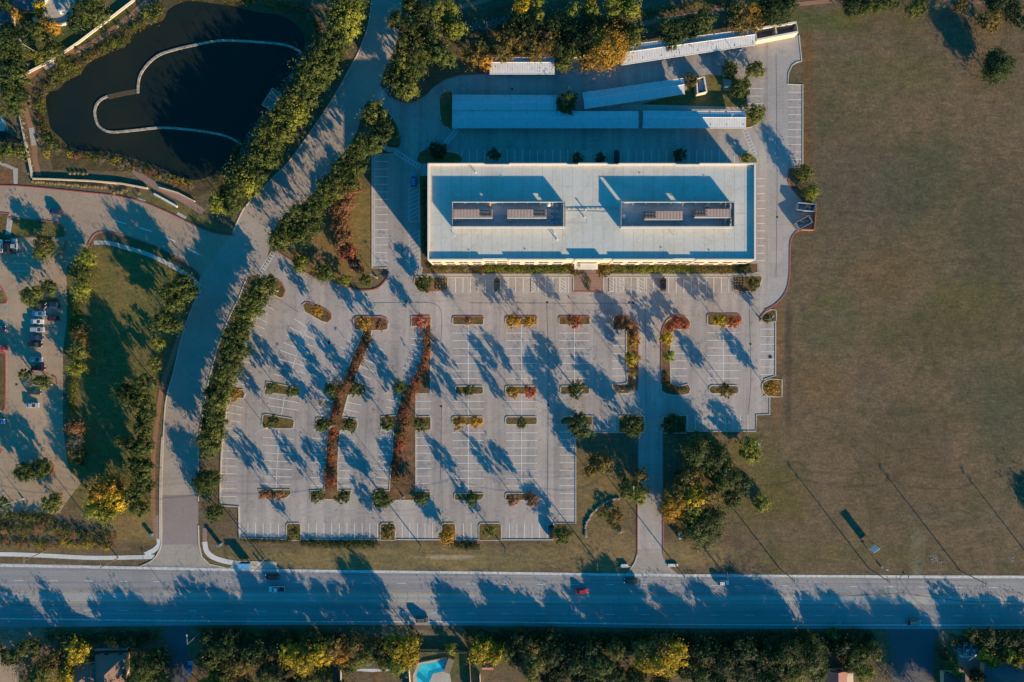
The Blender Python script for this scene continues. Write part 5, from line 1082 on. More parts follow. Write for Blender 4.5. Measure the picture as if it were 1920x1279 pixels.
g = P(1315, 160, 1.6); a = MB(); a.box((g.x, g.y, .95), (1.5, 3.8, 1.7)); a.box((g.x, g.y, 1.85), (1.6, 3.9, .1)); a.tube((g.x, g.y+1.2, 1.9), (g.x, g.y+1.2, 2.2), .15)
tag(a.build('generator', M['steel']), 'pale box generator inside the small walled enclosure', 'generator')
enclosure([(1497, 380), (1531, 384), (1527, 431), (1504, 430)], 1.8, .18, 'low thin fence on three sides of the recycling pad', 'fence', True, M['rust'])
flat('recycling_pad', Wp([(1498, 379), (1530, 384), (1526, 430), (1500, 430)]), .05, paving('pink_pad_concrete', (.42, .29, .24)))
def dumpster(px, py, L, Wd, h, rz, m, label):
    g = P(px, py, h); e = tag(empty('dumpster', (g.x, g.y, .05), rz), label, 'dumpster', 'open dumpsters on the recycling pad')
    a = MB(); t = .1
    for c, d in (((0, 0, .1), (L, Wd, .12)), ((0, Wd/2, h/2), (L, t, h)), ((0, -Wd/2, h/2), (L, t, h)), ((L/2, 0, h/2), (t, Wd-t*2, h)), ((-L/2, 0, h/2), (t, Wd-t*2, h))): a.box(c, d)
    a.build('bin', m, e)
    a = MB()
    for sgn in (1, -1): a.box((0, sgn*(Wd/2+.02), h+.02), (L+.1, .12, .1)); a.box((sgn*(L/2+.02), 0, h+.022), (.12, Wd, .1))
    a.build('rim', m, e)
    a = MB()
    for i in range(10): a.box((random.uniform(-L/2+.5, L/2-.5), random.uniform(-Wd/3, Wd/3), h*.35+random.uniform(0, .3)), (random.uniform(.4, 1), random.uniform(.3, .7), .3), random.uniform(0, 3))
    a.build('rubbish', M['stone'], e)
dumpster(1512, 388, 6.2, 2.5, 2.2, R(-6), M['dumpster'], 'blue open dumpster with pale rim at the north of the recycling pad')
dumpster(1508, 417, 5.2, 2.6, 2.3, R(28), M['screen'], 'dark open dumpster turned askew at the south of the recycling pad')

# ---------------------------------------------------------------- vehicles
def car(px, py, ang, kind, color, label, group=None):
    L, Wd, Ht = {'sedan': (4.7, 1.82, 1.45), 'suv': (4.8, 1.95, 1.75), 'pickup': (5.6, 2.0, 1.85), 'compact': (4.2, 1.76, 1.5)}[kind]
    g = P(px, py, .8); e = tag(empty('pickup_truck' if kind == 'pickup' else 'car', (g.x, g.y, .03), ang), label, 'pickup truck' if kind == 'pickup' else 'car', group)
    pm = PAINT[color]; w = Wd/2; l = L/2
    hb = .72 if kind != 'suv' else .9; hb = .95 if kind == 'pickup' else hb
    def loft(st, name, m, parent):
        a = MB(); n = 8
        for x, hw, z0, z1 in st:
            for y, z in ((-hw*.92, z0), (-hw, z0+(z1-z0)*.35), (-hw*.97, z0+(z1-z0)*.85), (-hw*.84, z1), (hw*.84, z1), (hw*.97, z0+(z1-z0)*.85), (hw, z0+(z1-z0)*.35), (hw*.92, z0)): a.v.append((x, y, z))
        for i in range(len(st)-1):
            for k in range(n): a.f.append((i*n+k, i*n+(k+1) % n, (i+1)*n+(k+1) % n, (i+1)*n+k)); a.mi.append(0)
        a.f += [tuple(range(n-1, -1, -1)), tuple(range((len(st)-1)*n, len(st)*n))]; a.mi += [0, 0]
        o = a.build(name, m, parent, smooth=False); return o
    if kind == 'pickup':
        body = [(-l, w*.93, .45, hb), (-l+.15, w, .35, hb+.02), (-.3, w, .3, hb+.02), (.9, w, .3, hb+.05), (l-.7, w*.98, .3, hb+.03), (l-.2, w*.92, .35, hb-.08), (l, w*.78, .42, hb-.3)]
        cab = (-.75, 1.55); top = (-.45, .75)
    else:
        body = [(-l, w*.80, .42, hb-.1), (-l+.25, w*.94, .3, hb+.1), (-l*.45, w, .25, hb+.12), (l*.35, w, .25, hb+.10), (l-.9, w*.97, .25, hb), (l-.25, w*.88, .3, hb-.1), (l, w*.68, .4, hb-.3)]
        cab, top = {'sedan': ((-l+.75, l-1.25), (-l+1.5, l-2.1)), 'suv': ((-l+.12, l-1.15), (-l+.5, l-1.9)), 'compact': ((-l+.2, l-1.0), (-l+.8, l-1.8))}[kind]
    loft(body, 'body', pm, e)
    zb = hb+.05; zt = Ht-.06
    a = MB(); w0, w1 = w*.86, w*.68
    vs = [(cab[0], -w0, zb), (cab[1], -w0, zb), (cab[1], w0, zb), (cab[0], w0, zb), (top[0], -w1, zt), (top[1], -w1, zt), (top[1], w1, zt), (top[0], w1, zt)]
    a.add(vs, [(3, 2, 1, 0), (4, 5, 6, 7), (0, 1, 5, 4), (1, 2, 6, 5), (2, 3, 7, 6), (3, 0, 4, 7)]); a.build('windows', M['glass'], e)
    a = MB(); a.box(((top[0]+top[1])/2, 0, zt+.03), (top[1]-top[0]+.1, w1*2+.06, .08), 0, 0, .93)
    for sx, cx_ in ((0, cab[0]), (1, cab[1])):
        for sy in (-1, 1): a.tube((cx_, sy*w0, zb), (top[sx], sy*w1, zt), .05, n=5)
    a.build('roof', pm, e)
    if kind == 'pickup':
        a = MB(); a.box(((-l+cab[0])/2, 0, hb+.03), (abs(-l-cab[0])-.25, w*1.62, .03)); a.build('bed', M['dark'], e)
    wr = .34 if kind in ('sedan', 'compact') else .40
    for sx in (-1, 1):
        for sy in (-1, 1):
            a = MB(); x = sx*l*.62; a.tube((x, sy*(w-.2), wr), (x, sy*(w+.01), wr), wr, n=16); wh = a.build('wheel', M['rubber'], e)
            a = MB(); a.tube((x, sy*(w+.005), wr), (x, sy*(w+.025), wr), wr*.6, n=12); a.build('rim', M['rim'], wh)
    for sy in (-1, 1):
        a = MB(); a.box((l-.13, sy*w*.66, hb-.2), (.22, .34, .16)); a.build('headlight', M['lamp'], e)
        a = MB(); a.box((-l+.07, sy*w*.7, hb-.05), (.14, .3, .18)); a.build('taillight', M['tail'], e)
        a = MB(); a.box((cab[1]-.35, sy*(w+.08), hb+.12), (.14, .2, .13)); a.build('mirror', pm, e)
    return e
VE = [
 (27, 463, 90, 'pickup', 'silver', 'silver pickup parked nose north beside the dark car in the west lot'), (14, 463, 90, 'suv', 'black', 'black vehicle parked between two pale ones in the west lot'), (0, 462, 90, 'suv', 'white', 'white vehicle cut by the west edge of the photo'),
 (72, 574, 0, 'sedan', 'black', 'black car under the tree at the head of the west lot row'), (99, 572, 180, 'suv', 'navy', 'dark blue car in tree shade, north of two in the east bay'), (99, 597, 180, 'sedan', 'maroon', 'dark maroon car in tree shade, south of two in the east bay'),
 (72, 588, 0, 'sedan', 'blue', 'blue car north of the white one in the west lot row'), (69, 603, 0, 'sedan', 'white', 'white car with dark glass roof in the west lot row'), (70, 618, 0, 'suv', 'silver', 'silver blue vehicle just south of the white car'), (68, 633, 0, 'suv', 'navy', 'dark vehicle with roof rack south of the silver one'),
 (66, 646, 0, 'suv', 'black', 'black vehicle at the end of the sunlit row in the west lot'), (67, 674, 0, 'sedan', 'silver', 'silver car north of the maroon one'), (72, 690, 0, 'suv', 'maroon', 'maroon car partly under the island tree'), (64, 735, 0, 'suv', 'green', 'dark green car under the south side of the tree'),
 (60, 760, 0, 'sedan', 'silver', 'silver white car standing alone in the west lot'), (1, 652, 0, 'suv', 'red', 'red car cut by the west edge of the photo'), (-2, 616, 0, 'suv', 'navy', 'dark blue car cut by the west edge of the photo'), (-4, 790, 0, 'suv', 'blue', 'blue car mostly outside the west edge of the photo'),
 (104, 397, 172, 'suv', 'navy', 'dark car driving west on the tan side road'), (776, 338, 90, 'suv', 'blue', 'blue grey vehicle in shade at the north west corner of the building'), (1156, 293, 90, 'suv', 'black', 'dark vehicle alone in the shaded rear parking row'),
 (932, 534, 90, 'suv', 'green', 'dark green car in the front row west of the entrance'), (1244, 533, 90, 'suv', 'black', 'black car in the front row east of the entrance'), (1034, 996, 90, 'suv', 'black', 'black vehicle in the south east corner stall of the parking lot'),
 (519, 1105, 180, 'pickup', 'white', 'white pickup with dark load bed heading west on the main road'), (510, 1082, 180, 'suv', 'black', 'black car in shadow by the bus stop on the main road'), (792, 1162, 0, 'suv', 'grey', 'dark grey car with bright nose heading east on the main road'),
 (1091, 1109, 0, 'sedan', 'red', 'red car on the main road'), (1183, 1089, 180, 'suv', 'green', 'dark green car at the mouth of the south driveway'), (1356, 1093, 0, 'compact', 'white', 'pale car in tree shadow on the main road'), (1714, 1167, 0, 'suv', 'tan', 'tan and dark car at the east end of the main road'),
 (356, 1253, 90, 'sedan', 'blue', 'blue car on the dark side street'), (1812, 1217, 90, 'sedan', 'silver', 'silver car, west of two by the house drive'), (1825, 1217, 90, 'sedan', 'silver', 'silver car, east of two by the house drive')]
for x, y, a_, k, c_, lb in VE: car(x, y, R(a_), k, c_, lb)

# ---------------------------------------------------------------- poles, wires, lamps
def util_pole(px, py, h, label, arms=1):
    g = P(px, py); e = tag(empty('utility_pole', (g.x, g.y, 0)), label, 'utility pole', 'wooden utility poles along the main road')
    a = MB(); a.tube((0, 0, 0), (0, 0, h), .20, .12, 10); a.build('shaft', M['wood'], e)
    for k in range(arms):
        a = MB(); a.box((0, .12, h-.5-k*1.2), (.12, 2.4, .12)); ar = a.build('crossarm', M['wood'], e)
        a = MB()
        for y in (-1.05, -.4, .6, 1.1): a.tube((0, y, h-.44-k*1.2), (0, y, h-.24-k*1.2), .06, .04, 6)
        a.build('insulators', M['coping'], ar)
    return Vector((g.x, g.y, h-.3))
UP = [(-120, 1046, 'outside the west edge of the photo'), (85, 1033, 'beside the white sidewalk at the far west'), (222, 1046, 'beside the white sidewalk near the road corner'), (498, 1053, 'beside the bus stop'), (790, 1024, 'on the verge below the west lot edge'), (947, 1027, 'on the verge below the middle of the lot edge'), (1113, 1045, 'west of the south driveway'),
      (1266, 1058, 'at the mouth of the south driveway'), (1342, 1056, 'south of the grove'), (1461, 1065, 'at the south west corner of the dry field'), (1629, 1066, 'below the leaning sale sign'), (1800, 1070, 'at the south east of the dry field'), (1955, 1076, 'outside the east edge of the photo')]
tops = []
for x, y, l in UP:
    hh = 13.0 if x > 1250 else 10.5
    tops.append(util_pole(x, y, hh, f"brown wooden utility pole {l}", 2 if x > 1400 else 1))
def wire(pts, offy, label, r=.022, dz=0):
    a = MB()
    for p, q in zip(pts, pts[1:]):
        prev = None
        for k in range(11):
            t_ = k/10; w_ = p.lerp(q, t_)+Vector((0, offy, dz-4*.9*t_*(1-t_)))
            if prev is not None: a.tube(prev, w_, r, n=4)
            prev = w_
    tag(a.build('overhead_wire', M['dark']), label, 'wire', 'overhead wires along the main road')
wire(tops, 1.0, 'northern overhead wire strung along the wooden poles'); wire(tops, -.9, 'southern overhead wire strung along the wooden poles'); wire(tops, .05, 'lowest thick overhead cable on the wooden poles', .035, -1.8)
def light_pole(px, py, h, rz, label, heads=1, base=True, arm=2.2, grp='light poles around the lots'):
    g = P(px, py); e = tag(empty('street_lamp', (g.x, g.y, 0), rz), label, 'street lamp', grp)
    if base: a = MB(); a.tube((0, 0, 0), (0, 0, .75), .30, n=12); a.build('base', M['walk'], e)
    a = MB(); a.tube((0, 0, 0), (0, 0, h), .10, .07, 8); a.build('pole', M['steel'], e)
    for k in range(heads):
        an = k*math.pi; d = Vector((math.cos(an), math.sin(an), 0))
        a = MB(); a.tube((0, 0, h-.1), d*arm*.7+Vector((0, 0, h+.12)), .05, n=6); a.box(d*arm+Vector((0, 0, h+.1)), (.85, .38, .16), an); a.build('lamp_head', M['steel'], e)
LP = [(630, 797, 9.5, 'on the west strip at the third island row'), (757, 932, 8.5, 'at the south end of the east strip'), (876, 797, 10, 'between the gold trees on the third island row'), (707, 521, 5.5, 'on the tip of the triangle lawn'), (521, 546, 8, 'on the red kerbed island by the west entrance'),
      (1082, 732, 9.5, 'by the bushy tree on the second row'), (1366, 730, 9.5, 'on the east rounded island'), (1178, 700, 9.5, 'on the west curved entrance island'), (795, 600, 9.5, 'on the north end of the east strip'), (975, 600, 9, 'between orange trees on the north row'), (1427, 600, 9, 'at the north east corner island'),
      (1180, 910, 8, 'in the grass west of the driveway'), (1408, 830, 9, 'by the yellow green tree south east of the lot'), (98, 721, 7.5, 'on the west lot island'), (44, 935, 7.5, 'at the south of the west lot'), (500, 802, 8, 'near the small tree on the west island'), (725, 736, 8, 'in the middle of the lot between strips')]
for i, (x, y, h, l) in enumerate(LP): light_pole(x, y, h, R(40+i*37), f"grey light pole {l}", 2 if i in (2, 5, 6) else 1, arm=1.1)
for x, y, h, l in ((1364, 226, 7, 'standing between the sunlit carport and the rear row'), (1182, 104, 7, 'beside the long slanting carport'), (1258, 182, 4.5, 'south of the slanting carport'), (1377, 112, 8, 'north of the rear trees')): light_pole(x, y, h, R(200), f"grey light pole {l}", 1, False, .7)
light_pole(375, 1186, 9, R(92), 'street lamp leaning arm over the dark side street', 1, False, 3, 'tall lamps south of the road'); light_pole(1786, 1216, 8.5, R(40), 'street lamp beside the east house drive', 1, False, 2.6, 'tall lamps south of the road')
light_pole(78, 104, 9, R(120), 'lone lamp beside the pond path bend', 1, True, 1.5, 'park lamps')
light_pole(1652, 1063, 3, R(0), 'short white lamp post on the field verge', 1, True, .4, 'park lamps')
# cross-street cable
a = MB(); p, q = P(1780, 1060, 11), P(1776, 1215, 9); prev = None
for k in range(13):
    t_ = k/12; w_ = p.lerp(q, t_)+Vector((0, 0, -3*t_*(1-t_)))
    if prev is not None: a.tube(prev, w_, .03, n=4)
    prev = w_
tag(a.build('overhead_wire', M['dark']), 'single cable crossing high over the main road at the east', 'wire')

# sale sign on the field
g = P(1627, 1029); e = tag(empty('sale_sign', (g.x, g.y, 0), R(38)), 'white board sign on two posts standing alone in the dry field', 'sign')
a = MB(); a.box((1.2, 0, 2.75), (2.4, .10, 3.2)); a.build('panel', M['bluesign'], e)
for x in (0, 2.4):
    a = MB(); a.box((x, .12, 2.2), (.16, .12, 4.4)); a.build('post', M['coping'], e)
# bus stop
g = P(463, 1057); e = tag(empty('bus_shelter', (g.x, g.y, .05)), 'open blue floored bus shelter on the pale pad by the main road', 'bus shelter')
a = MB(); a.box((0, 0, 2.55), (4.2, 1.9, .12)); a.box((0, .6, 2.66), (4.3, .5, .1)); a.build('roof', plain('blue_shelter_roof', (.12, .36, .60), .35, var=.3), e)
for x in (-1.9, 1.9):
    for y in (-.8, .8):
        a = MB(); a.tube((x, y, 0), (x, y, 2.5), .06); a.build('post', M['coping'], e)
a = MB(); a.box((0, .4, .45), (2.4, .4, .06)); a.box((-.9, .4, .22), (.08, .35, .42)); a.box((.9, .4, .22), (.08, .35, .42)); a.build('bench', M['steel'], e)
a = MB(); a.box((0, .86, 1.3), (3.7, .05, 2.0)); a.build('back_panel', M['glass'], e)
g = P(488, 1054); a = MB(); a.tube((g.x, g.y, .05), (g.x, g.y, 1.0), .28, .3, 12); a.tube((g.x, g.y, 1.0), (g.x, g.y, 1.15), .34, .2, 12); tag(a.build('litter_bin', M['coping']), 'pale litter bin beside the bus shelter', 'litter bin')
g = P(499, 1046); e = tag(empty('pole_antenna_rack', (g.x, g.y, 0), R(40)), 'white multi armed metal rack beside the bus stop', 'pole')
a = MB(); a.tube((0, 0, 0), (0, 0, 9), .1, .07); a.build('shaft', M['steel'], e)
a = MB()
for z in (7.2, 8.0, 8.8): a.box((0, 0, z), (2.2, .08, .08)); [a.tube((x, 0, z), (x, 0, z+.25), .07, n=6) for x in (-1, -.4, .4, 1)]
a.build('crossarm', M['coping'], e)
for x, y, h, l in ((408, 1024, 2.2, 'dark green utility cabinet on the south west verge'), (281, 1004, 1.2, 'small grey box on the verge west of the road'), (1363, 160, 1.9, 'blue green transformer on the pad among the rear trees'), (1403, 296, 1.5, 'green box at the north east corner of the building')):
    g = P(x, y, h); a = MB(); a.box((g.x, g.y, h/2), (1.1, .9, h)); a.box((g.x, g.y, h+.05), (1.25, 1.05, .1)); a.box((g.x, g.y, .06), (1.6, 1.4, .12))
    tag(a.build('utility_cabinet', plain('cabinet_paint', (.12, .17, .18) if x < 1000 else (.28, .36, .38))), l, 'cabinet')
# entrance sign blocks near the driveway
for x, y, w_, d_, h, l in ((1276, 1004, .9, 2.6, 1.8, 'pale upright stone sign east of the south driveway'), (1171, 1061, 2.4, .9, .6, 'white culvert headwall west of the driveway mouth'), (1262, 1060, 3.4, .8, .4, 'white culvert headwall east of the driveway mouth')):
    g = P(x, y, h); a = MB(); a.box((g.x, g.y, h/2), (w_, d_, h)); a.box((g.x, g.y, h+.05), (w_+.2, d_+.2, .1)); tag(a.build('stone_block', M['whitewalk']), l, 'stone block')
for i, (x, y) in enumerate(((555+62, 643), (1026, 567), (1186, 568), (827, 762), (1407, 645), (1028, 760), (1444, 669), (762, 565), (1457, 407), (31, 721), (960, 167), (1180, 567), (617, 642))):
    g = P(x, y); a = MB(); a.tube((g.x, g.y, .012), (g.x, g.y, .05), .42 if i != 6 else .7, n=16)
    for k in (-1, 0, 1): a.box((g.x, g.y+k*.18, .055), (.5, .04, .012))
    tag(a.build('drain_cover', M['dark']), ['dark drain cover in the aisle west of the west strip, inner', 'dark drain cover in the front aisle by the middle columns', 'dark drain cover in the front aisle near the west entrance island', 'dark drain cover in the aisle beside the east strip', 'dark drain cover in the east aisle', 'dark drain cover south of the bushy tree', 'dark drain cover in the far east stall row',
        'dark drain cover in the front aisle below the west end bed', 'dark drain cover on the drive west of the recycling pad', 'dark drain cover in the west lot', 'wide drain cover on the shaded rear drive', 'small drain cover touching the one near the west entrance island', 'dark drain cover in the aisle west of the west strip, outer'][i], 'drain cover', 'drain covers in the lots')
g = P(1471, 100); a = MB(); a.box((g.x, g.y, .03), (1.8, 1.4, .05)); a.box((g.x, g.y, .06), (1.5, 1.1, .02)); tag(a.build('drain_grate', M['screen']), 'square grey drain grate by the north east enclosure', 'drain grate')

# ---------------------------------------------------------------- pond furniture
def baffle(pts, label):
    a = MB(); ps = Wp(smooth_line(pts, 6)); band(a, ps, .78, 0, .28); o = a.build('floating_boom', M['baffle']); tag(o, label, 'floating boom', 'white floating booms on the pond')
baffle([(566, 100), (552, 91), (530, 84), (480, 79), (440, 77), (410, 77), (370, 84), (330, 93), (300, 103), (280, 118), (265, 138), (260, 155), (259, 175)], 'pale curved boom in the north half of the pond')
baffle([(202, 181), (190, 187), (182, 196), (178, 210), (182, 230), (192, 242), (210, 248), (250, 245), (300, 240), (350, 243), (400, 250), (430, 258), (455, 272)], 'pale curved boom hooking round the south half of the pond')
a = MB(); band(a, Wp([(203, 182), (230, 176), (259, 171)]), 1.7, .0, .05); tag(a.build('submerged_weir', M['weir']), 'brown plank weir bridging the gap between the two booms', 'weir')
e = tag(empty('pond_dock', P(513, 190)), 'blue grey railed metal dock on the east pond shore', 'dock')
p0 = P(513, 190); an = math.atan2(P(500, 210).y-P(520, 178).y, P(500, 210).x-P(520, 178).x)
a = MB(); a.box((0, 0, .9), (7.0, 3.6, .12), an)
for sx in (-3, 0, 3):
    for sy in (-1.5, 1.5): c_, s_ = math.cos(an), math.sin(an); a.tube((sx*c_-sy*s_, sx*s_+sy*c_, -.2), (sx*c_-sy*s_, sx*s_+sy*c_, .9), .1)
a.build('deck', M['fence'], e)
a = MB(); c_, s_ = math.cos(an), math.sin(an)
def rt(x, y, z): return (x*c_-y*s_, x*s_+y*c_, z)
for k in range(8):
    x = -3.5+k
    for y in (-1.8, 1.8): a.tube(rt(x, y, .9), rt(x, y, 2.1), .04, n=5)
for y in (-1.8, 1.8):
    for z in (1.5, 2.1): a.tube(rt(-3.5, y, z), rt(3.5, y, z), .05, n=5)
for x in (-3.5, 0, 3.5): a.tube(rt(x, -1.8, 2.1), rt(x, 1.8, 2.1), .05, n=5)
a.build('railing', M['coping'], e)
# white wall with rail along the pond path
a = MB(); WP_ = [(262, -14), (252, 2), (205, 38), (150, 80), (100, 114), (60, 134), (31, 152), (30, 160), (36, 200), (44, 240), (54, 290), (60, 320), (62, 334)]
band(a, Wp(WP_), .4, 0, .55); wall = tag(a.build('path_wall', M['cream']), 'long pale double topped wall following the red pond path', 'wall')
a = MB(); band(a, Wp(WP_), .62, .55, .63); a.build('coping', M['walk'], wall)
a = MB(); band(a, Wp(WP_), .10, .63, 1.1); a.build('rail', M['steel'], wall)
a = MB(); band(a, Wp([(64, 336), (100, 337), (170, 340), (230, 345), (278, 354)]), .5, 0, .9); w2 = tag(a.build('road_retaining_wall', M['cream']), 'low retaining wall above the grass tufts by the tan road', 'wall')
a = MB(); band(a, Wp([(290, 364), (312, 376), (333, 388)]), .7, 0, .6); tag(a.build('low_white_wall', M['whitewalk']), 'short white wall on the lawn north of the tan road bend', 'wall')
a = MB(); band(a, Wp([(300, 352), (335, 362), (366, 378)]), .35, 0, .8); tag(a.build('path_edge_wall', M['cream']), 'thin wall along the outer edge of the brick walk south of the pond', 'wall')
# round plaza
g = P(113, 18); e = tag(empty('round_plaza', (g.x, g.y, 0)), 'round pale paved plaza with low white rim wall in the north west park', 'plaza')
a = MB(); a.tube((0, 0, 0), (0, 0, .08), 5.6, n=48); a.build('paving', M['walk'], e)
a = MB(); band(a, [(5.7*math.cos(R(q*7.5)), 5.7*math.sin(R(q*7.5))) for q in range(48)], .5, 0, .9, True); a.build('rim_wall', M['coping'], e)
g = P(116, 22); a = MB(); a.tube((g.x, g.y, .08), (g.x, g.y, .8), 1.0, .9, 20); a.tube((g.x, g.y, .8), (g.x, g.y, 1.2), .5, .35, 14); tag(a.build('fountain_bowl', M['coping']), 'small round white fountain bowl on the plaza', 'fountain')
g = P(68, 38); a = MB(); a.tube((g.x, g.y, 0), (g.x, g.y, 1.1), .95, .65, 14); a.tube((g.x, g.y, 1.1), (g.x, g.y, 1.5), .65, .1, 14); tag(a.build('round_stone', plain('orange_sandstone', (.55, .40, .24), .8)), 'rounded sandy boulder on the park grass', 'boulder')
# park building corner, pavilion by the edge
def house(px0, py0, px1, py1, z, rise, label, m, rz=0, hip=True, name='house', cat='house', wall=M['cream'], over=.6):
    g = P((px0+px1)/2, (py0+py1)/2, z); X = abs(px1-px0)*S/2*(1-z/H); Y = abs(py1-py0)*S/2*(1-z/H)
    e = tag(empty(name, (g.x, g.y, 0), rz), label, cat)
    a = MB(); a.box((0, 0, z/2), (2*(X-over), 2*(Y-over), z)); a.build('wall', wall, e)
    a = MB(); r = min(X, Y)
    if X >= Y: p = (-(X-(r if hip else -.001)), 0, z+rise), (X-(r if hip else -.001), 0, z+rise)
    else: p = (0, -(Y-(r if hip else -.001)), z+rise), (0, Y-(r if hip else -.001), z+rise)
    vs = [(-X, -Y, z), (X, -Y, z), (X, Y, z), (-X, Y, z), p[0], p[1], (-X, -Y, z-.15), (X, -Y, z-.15), (X, Y, z-.15), (-X, Y, z-.15)]
    if X >= Y: fs = [(0, 1, 5, 4), (2, 3, 4, 5), (1, 2, 5), (3, 0, 4)]
    else: fs = [(0, 1, 4), (1, 2, 5, 4), (2, 3, 5), (3, 0, 4, 5)]
    a.add(vs, fs+[(6, 7, 1, 0), (7, 8, 2, 1), (8, 9, 3, 2), (9, 6, 0, 3), (9, 8, 7, 6)]); rf = a.build('roof', m, e)
    if z > 2.4:
        a = MB(); a.tube((X*.3, -Y*.4, z), (X*.3, -Y*.4, z+rise+.4), .12); a.build('vent_pipe', M['coping'], rf)
        for sx in (-1, 1):
            for k in (-.4, .4):
                a = MB(); a.box((sx*(X-over)*.5, (Y-over+.02)*(1 if k > 0 else -1), z*.5), (1.4, .1, 1.1)); a.build('window', M['glass'], e)
        a = MB(); a.box((0, -(Y-over)-.03, 1.05), (1.0, .1, 2.1)); a.build('door', M['wood'], e)
    return e
house(24, -20, 62, 19, 3.2, .8, 'grey roofed park building at the north west corner', M['darkroof'], 0, name='park_building', cat='building')
house(-26, 20, 20, 48, 3.0, .9, 'dark roofed pavilion at the far north west edge', M['darkroof'], 0, name='pavilion', cat='building')
house(132, 1246, 182, 1300, 3.0, 2.8, 'west wing of the red brown hip roofed house', M['shingle'])
house(178, 1228, 236, 1300, 3.2, 3.4, 'east part of the red brown hip roofed house with tall ridge', M['shingle'])
house(1546, 1258, 1590, 1310, 3.0, 1.6, 'house with narrow red roof at the south edge', M['redroof'], 0, False)
house(1574, 1262, 1600, 1310, 2.7, .5, 'small beige roofed annex beside the red roof', M['cream'], 0, False, name='shed', cat='shed')
house(904, 1246, 925, 1256, 2.2, .4, 'small red roofed garden shed under the yellow tree', M['redroof'], 0, False, name='shed', cat='shed')
house(1846, 1246, 1960, 1310, 3.2, 3.4, 'dark hip roofed house at the south east corner', M['darkroof'])
house(1770, 1262, 1810, 1300, 3.0, 1.5, 'small dark roofed house west of the house drive', M['darkroof'])
house(1110, 1285, 1180, 1330, 3.0, 2.4, 'dark roofed house beyond the south edge of the photo', M['darkroof'])
def fence(pts, h, label, m=M['fence']):
    ps = Wp(pts); a = MB(); band(a, ps, .08, .1, h); o = tag(a.build('garden_fence', m), label, 'fence', 'wooden garden fences south of the road')
    L = 0
    for p, q in zip(ps, ps[1:]):
        n = max(1, int((q-p).length/5))
        for k in range(n):
            c = p.lerp(q, k/n); b_ = MB(); b_.box((c.x, c.y, h/2+.05), (.16, .16, h+.1)); b_.build('post', M['coping'] if m is M['fence'] else m, o)
fence([(183, 1215), (245, 1214)], 1.9, 'weathered fence north of the red brown house', M['steel']); fence([(780, 1219), (880, 1220)], 1.8, 'fence along the north of the pool garden'); fence([(768, 1252), (771, 1300)], 1.8, 'fence along the west of the pool garden', M['coping'])
fence([(880, 1220), (884, 1300)], 1.8, 'fence along the east of the pool garden'); fence([(640, 1255), (641, 1300)], 1.8, 'pale fence west of the lawn with the blue swing', M['coping']); fence([(1797, 1228), (1835, 1228)], 1.8, 'white gate fence across the house drive', M['coping']); fence([(380, 1218), (640, 1218)], 1.8, 'long fence behind the golden trees')
fence([(900, 1262), (902, 1300)], 1.8, 'white fence beside the red shed', M['coping']); fence([(960, 1218), (1650, 1220)], 1.8, 'very long fence south of the dark hedgerow')
# pool
PP = [(790, 1246), (833, 1238), (836, 1258), (812, 1263), (806, 1276), (808, 1292), (788, 1292), (780, 1266)]
g = P(808, 1262); e = tag(empty('swimming_pool', (g.x, g.y, 0)), 'bright turquoise angular swimming pool with stone surround', 'swimming pool')
def locp(pts, g): return [(p.x-g.x, p.y-g.y) for p in Wp(pts)]
a = MB(); a.prism(locp([(785, 1240), (838, 1232), (848, 1290), (846, 1300), (776, 1300), (774, 1266)], g), 0, .06); a.build('surround', M['walk'], e)
a = MB(); a.prism(locp(PP, g), .01, .075); a.build('water', M['pool'], e)
a = MB(); a.prism(locp([(803, 1258), (834, 1249), (836, 1258), (812, 1263), (806, 1276), (800, 1282)], g), .02, .081); a.prism(locp([(785, 1258), (803, 1274), (800, 1285), (781, 1267)], g), .02, .082); a.build('deep_water', M['pooldeep'], e)
a = MB(); band(a, locp([(778, 1250), (783, 1243), (832, 1234)], g), .3, .06, .5); a.build('garden_wall', M['stone'], e)
a = MB(); g2 = P(842, 1248, 1); a.box((g2.x, g2.y, .7), (2.2, 5.2, 1.3), R(-20)); tag(a.build('pool_hedge_box', M['fence']), 'dark raised planter beside the pool', 'planter')
g = P(692, 1246); e = tag(empty('swing_frame', (g.x, g.y, 0)), 'blue framed garden swing on a pale patio', 'swing')
a = MB(); a.tube((-2, 0, 0), (-1.6, 0, 2.2), .08); a.tube((-1.2, 0, 0), (-1.6, 0, 2.2), .08); a.tube((2, 0, 0), (1.6, 0, 2.2), .08); a.tube((1.2, 0, 0), (1.6, 0, 2.2), .08); a.tube((-1.6, 0, 2.2), (1.6, 0, 2.2), .08); a.build('frame', PAINT['blue'], e)
a = MB(); a.box((0, 0, .6), (1.8, .5, .08)); a.tube((-.8, 0, .6), (-.8, 0, 2.2), .02); a.tube((.8, 0, .6), (.8, 0, 2.2), .02); a.build('seat', PAINT['blue'], e)
flat('patio', Wp([(668, 1254), (728, 1254), (732, 1258), (700, 1260), (670, 1258)]), .03, M['whitewalk']); flat('garden_path', Wp([(700, 1259), (710, 1259), (712, 1300), (702, 1300)]), .02, M['redmulch'])

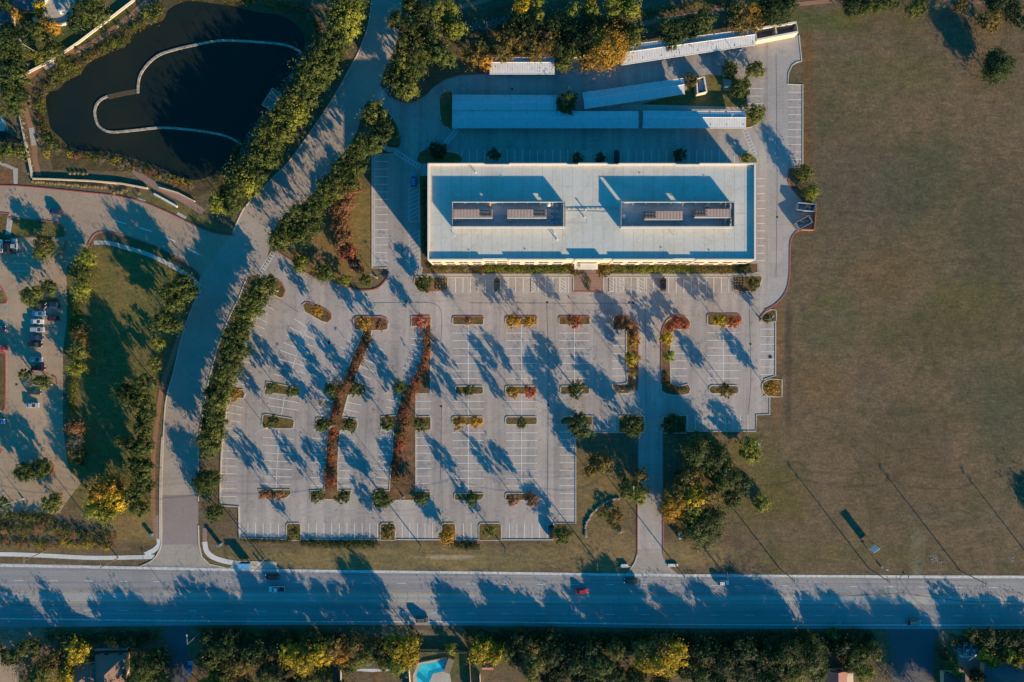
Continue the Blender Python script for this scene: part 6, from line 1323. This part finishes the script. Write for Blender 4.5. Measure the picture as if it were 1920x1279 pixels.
# ---------------------------------------------------------------- boulders and riprap
def boulder(px, py, r, label, group):
    bm = bmesh.new(); bmesh.ops.create_icosphere(bm, subdivisions=2, radius=r)
    for v in bm.verts: v.co *= random.uniform(.78, 1.12); v.co.z *= .6
    me = bpy.data.meshes.new('boulder'); bm.to_mesh(me); bm.free(); o = link('boulder', me, M['ripstone'], None, P(px, py)+Vector((0, 0, r*.35))); o.rotation_euler.z = random.uniform(0, 6); tag(o, label, 'boulder', group)
arc = smooth_line([(1159, 934), (1142, 938), (1126, 948), (1112, 960), (1102, 975), (1097, 990), (1099, 1006)], 4)
for i, p in enumerate(arc): boulder(p[0]+random.uniform(-1, 1), p[1]+random.uniform(-1, 1), random.uniform(.4, .62), f"pale limestone boulder, {nth(i+1)} from the north east end of the arc", 'boulders in the arc west of the driveway')
def riprap(path, wd, n, label, seed, m='ripstone', hk=1.0):
    random.seed(seed); a = MB(); ps = smooth_line(path, 5)
    for i in range(n):
        k = random.randrange(len(ps)-1); t_ = random.random(); x = ps[k][0]*(1-t_)+ps[k+1][0]*t_+random.gauss(0, wd); y = ps[k][1]*(1-t_)+ps[k+1][1]*t_+random.gauss(0, wd)
        g = P(x, y); r = random.uniform(.12, .36); a.box((g.x, g.y, r*.3*hk), (r*2, r*1.5, r*hk), random.uniform(0, 3), 0, random.uniform(.4, .8))
    tag(a.build('riprap', M[m]), label, 'rocks', kind='stuff')
riprap([(566, 100), (548, 140), (520, 178), (495, 215), (470, 250), (452, 290)], 4, 260, 'pale riprap stones along the east pond shore', 60)
riprap([(885, 52), (910, 48), (940, 42), (965, 30)], 5, 260, 'grey creek bed stones in the shaded wood gap', 61)
riprap([(1115, 34), (1150, 28), (1190, 18), (1215, 12)], 6, 240, 'pale creek stones among the yellow green trees', 62)
riprap([(810, 48), (818, 62)], 5, 60, 'pale stones in the grove gap', 63)
riprap([(30, 175), (36, 215), (46, 262), (58, 325)], 3, 220, 'pale stones beside the path wall', 64)
riprap([(1745, 1042), (1762, 1056)], 5, 40, 'pale stones around the field outfall', 65, 'ripstone', .3)
riprap([(1893, 1046), (1900, 1052)], 3, 18, 'pale stones at the east field outfall', 66, 'ripstone', .3)
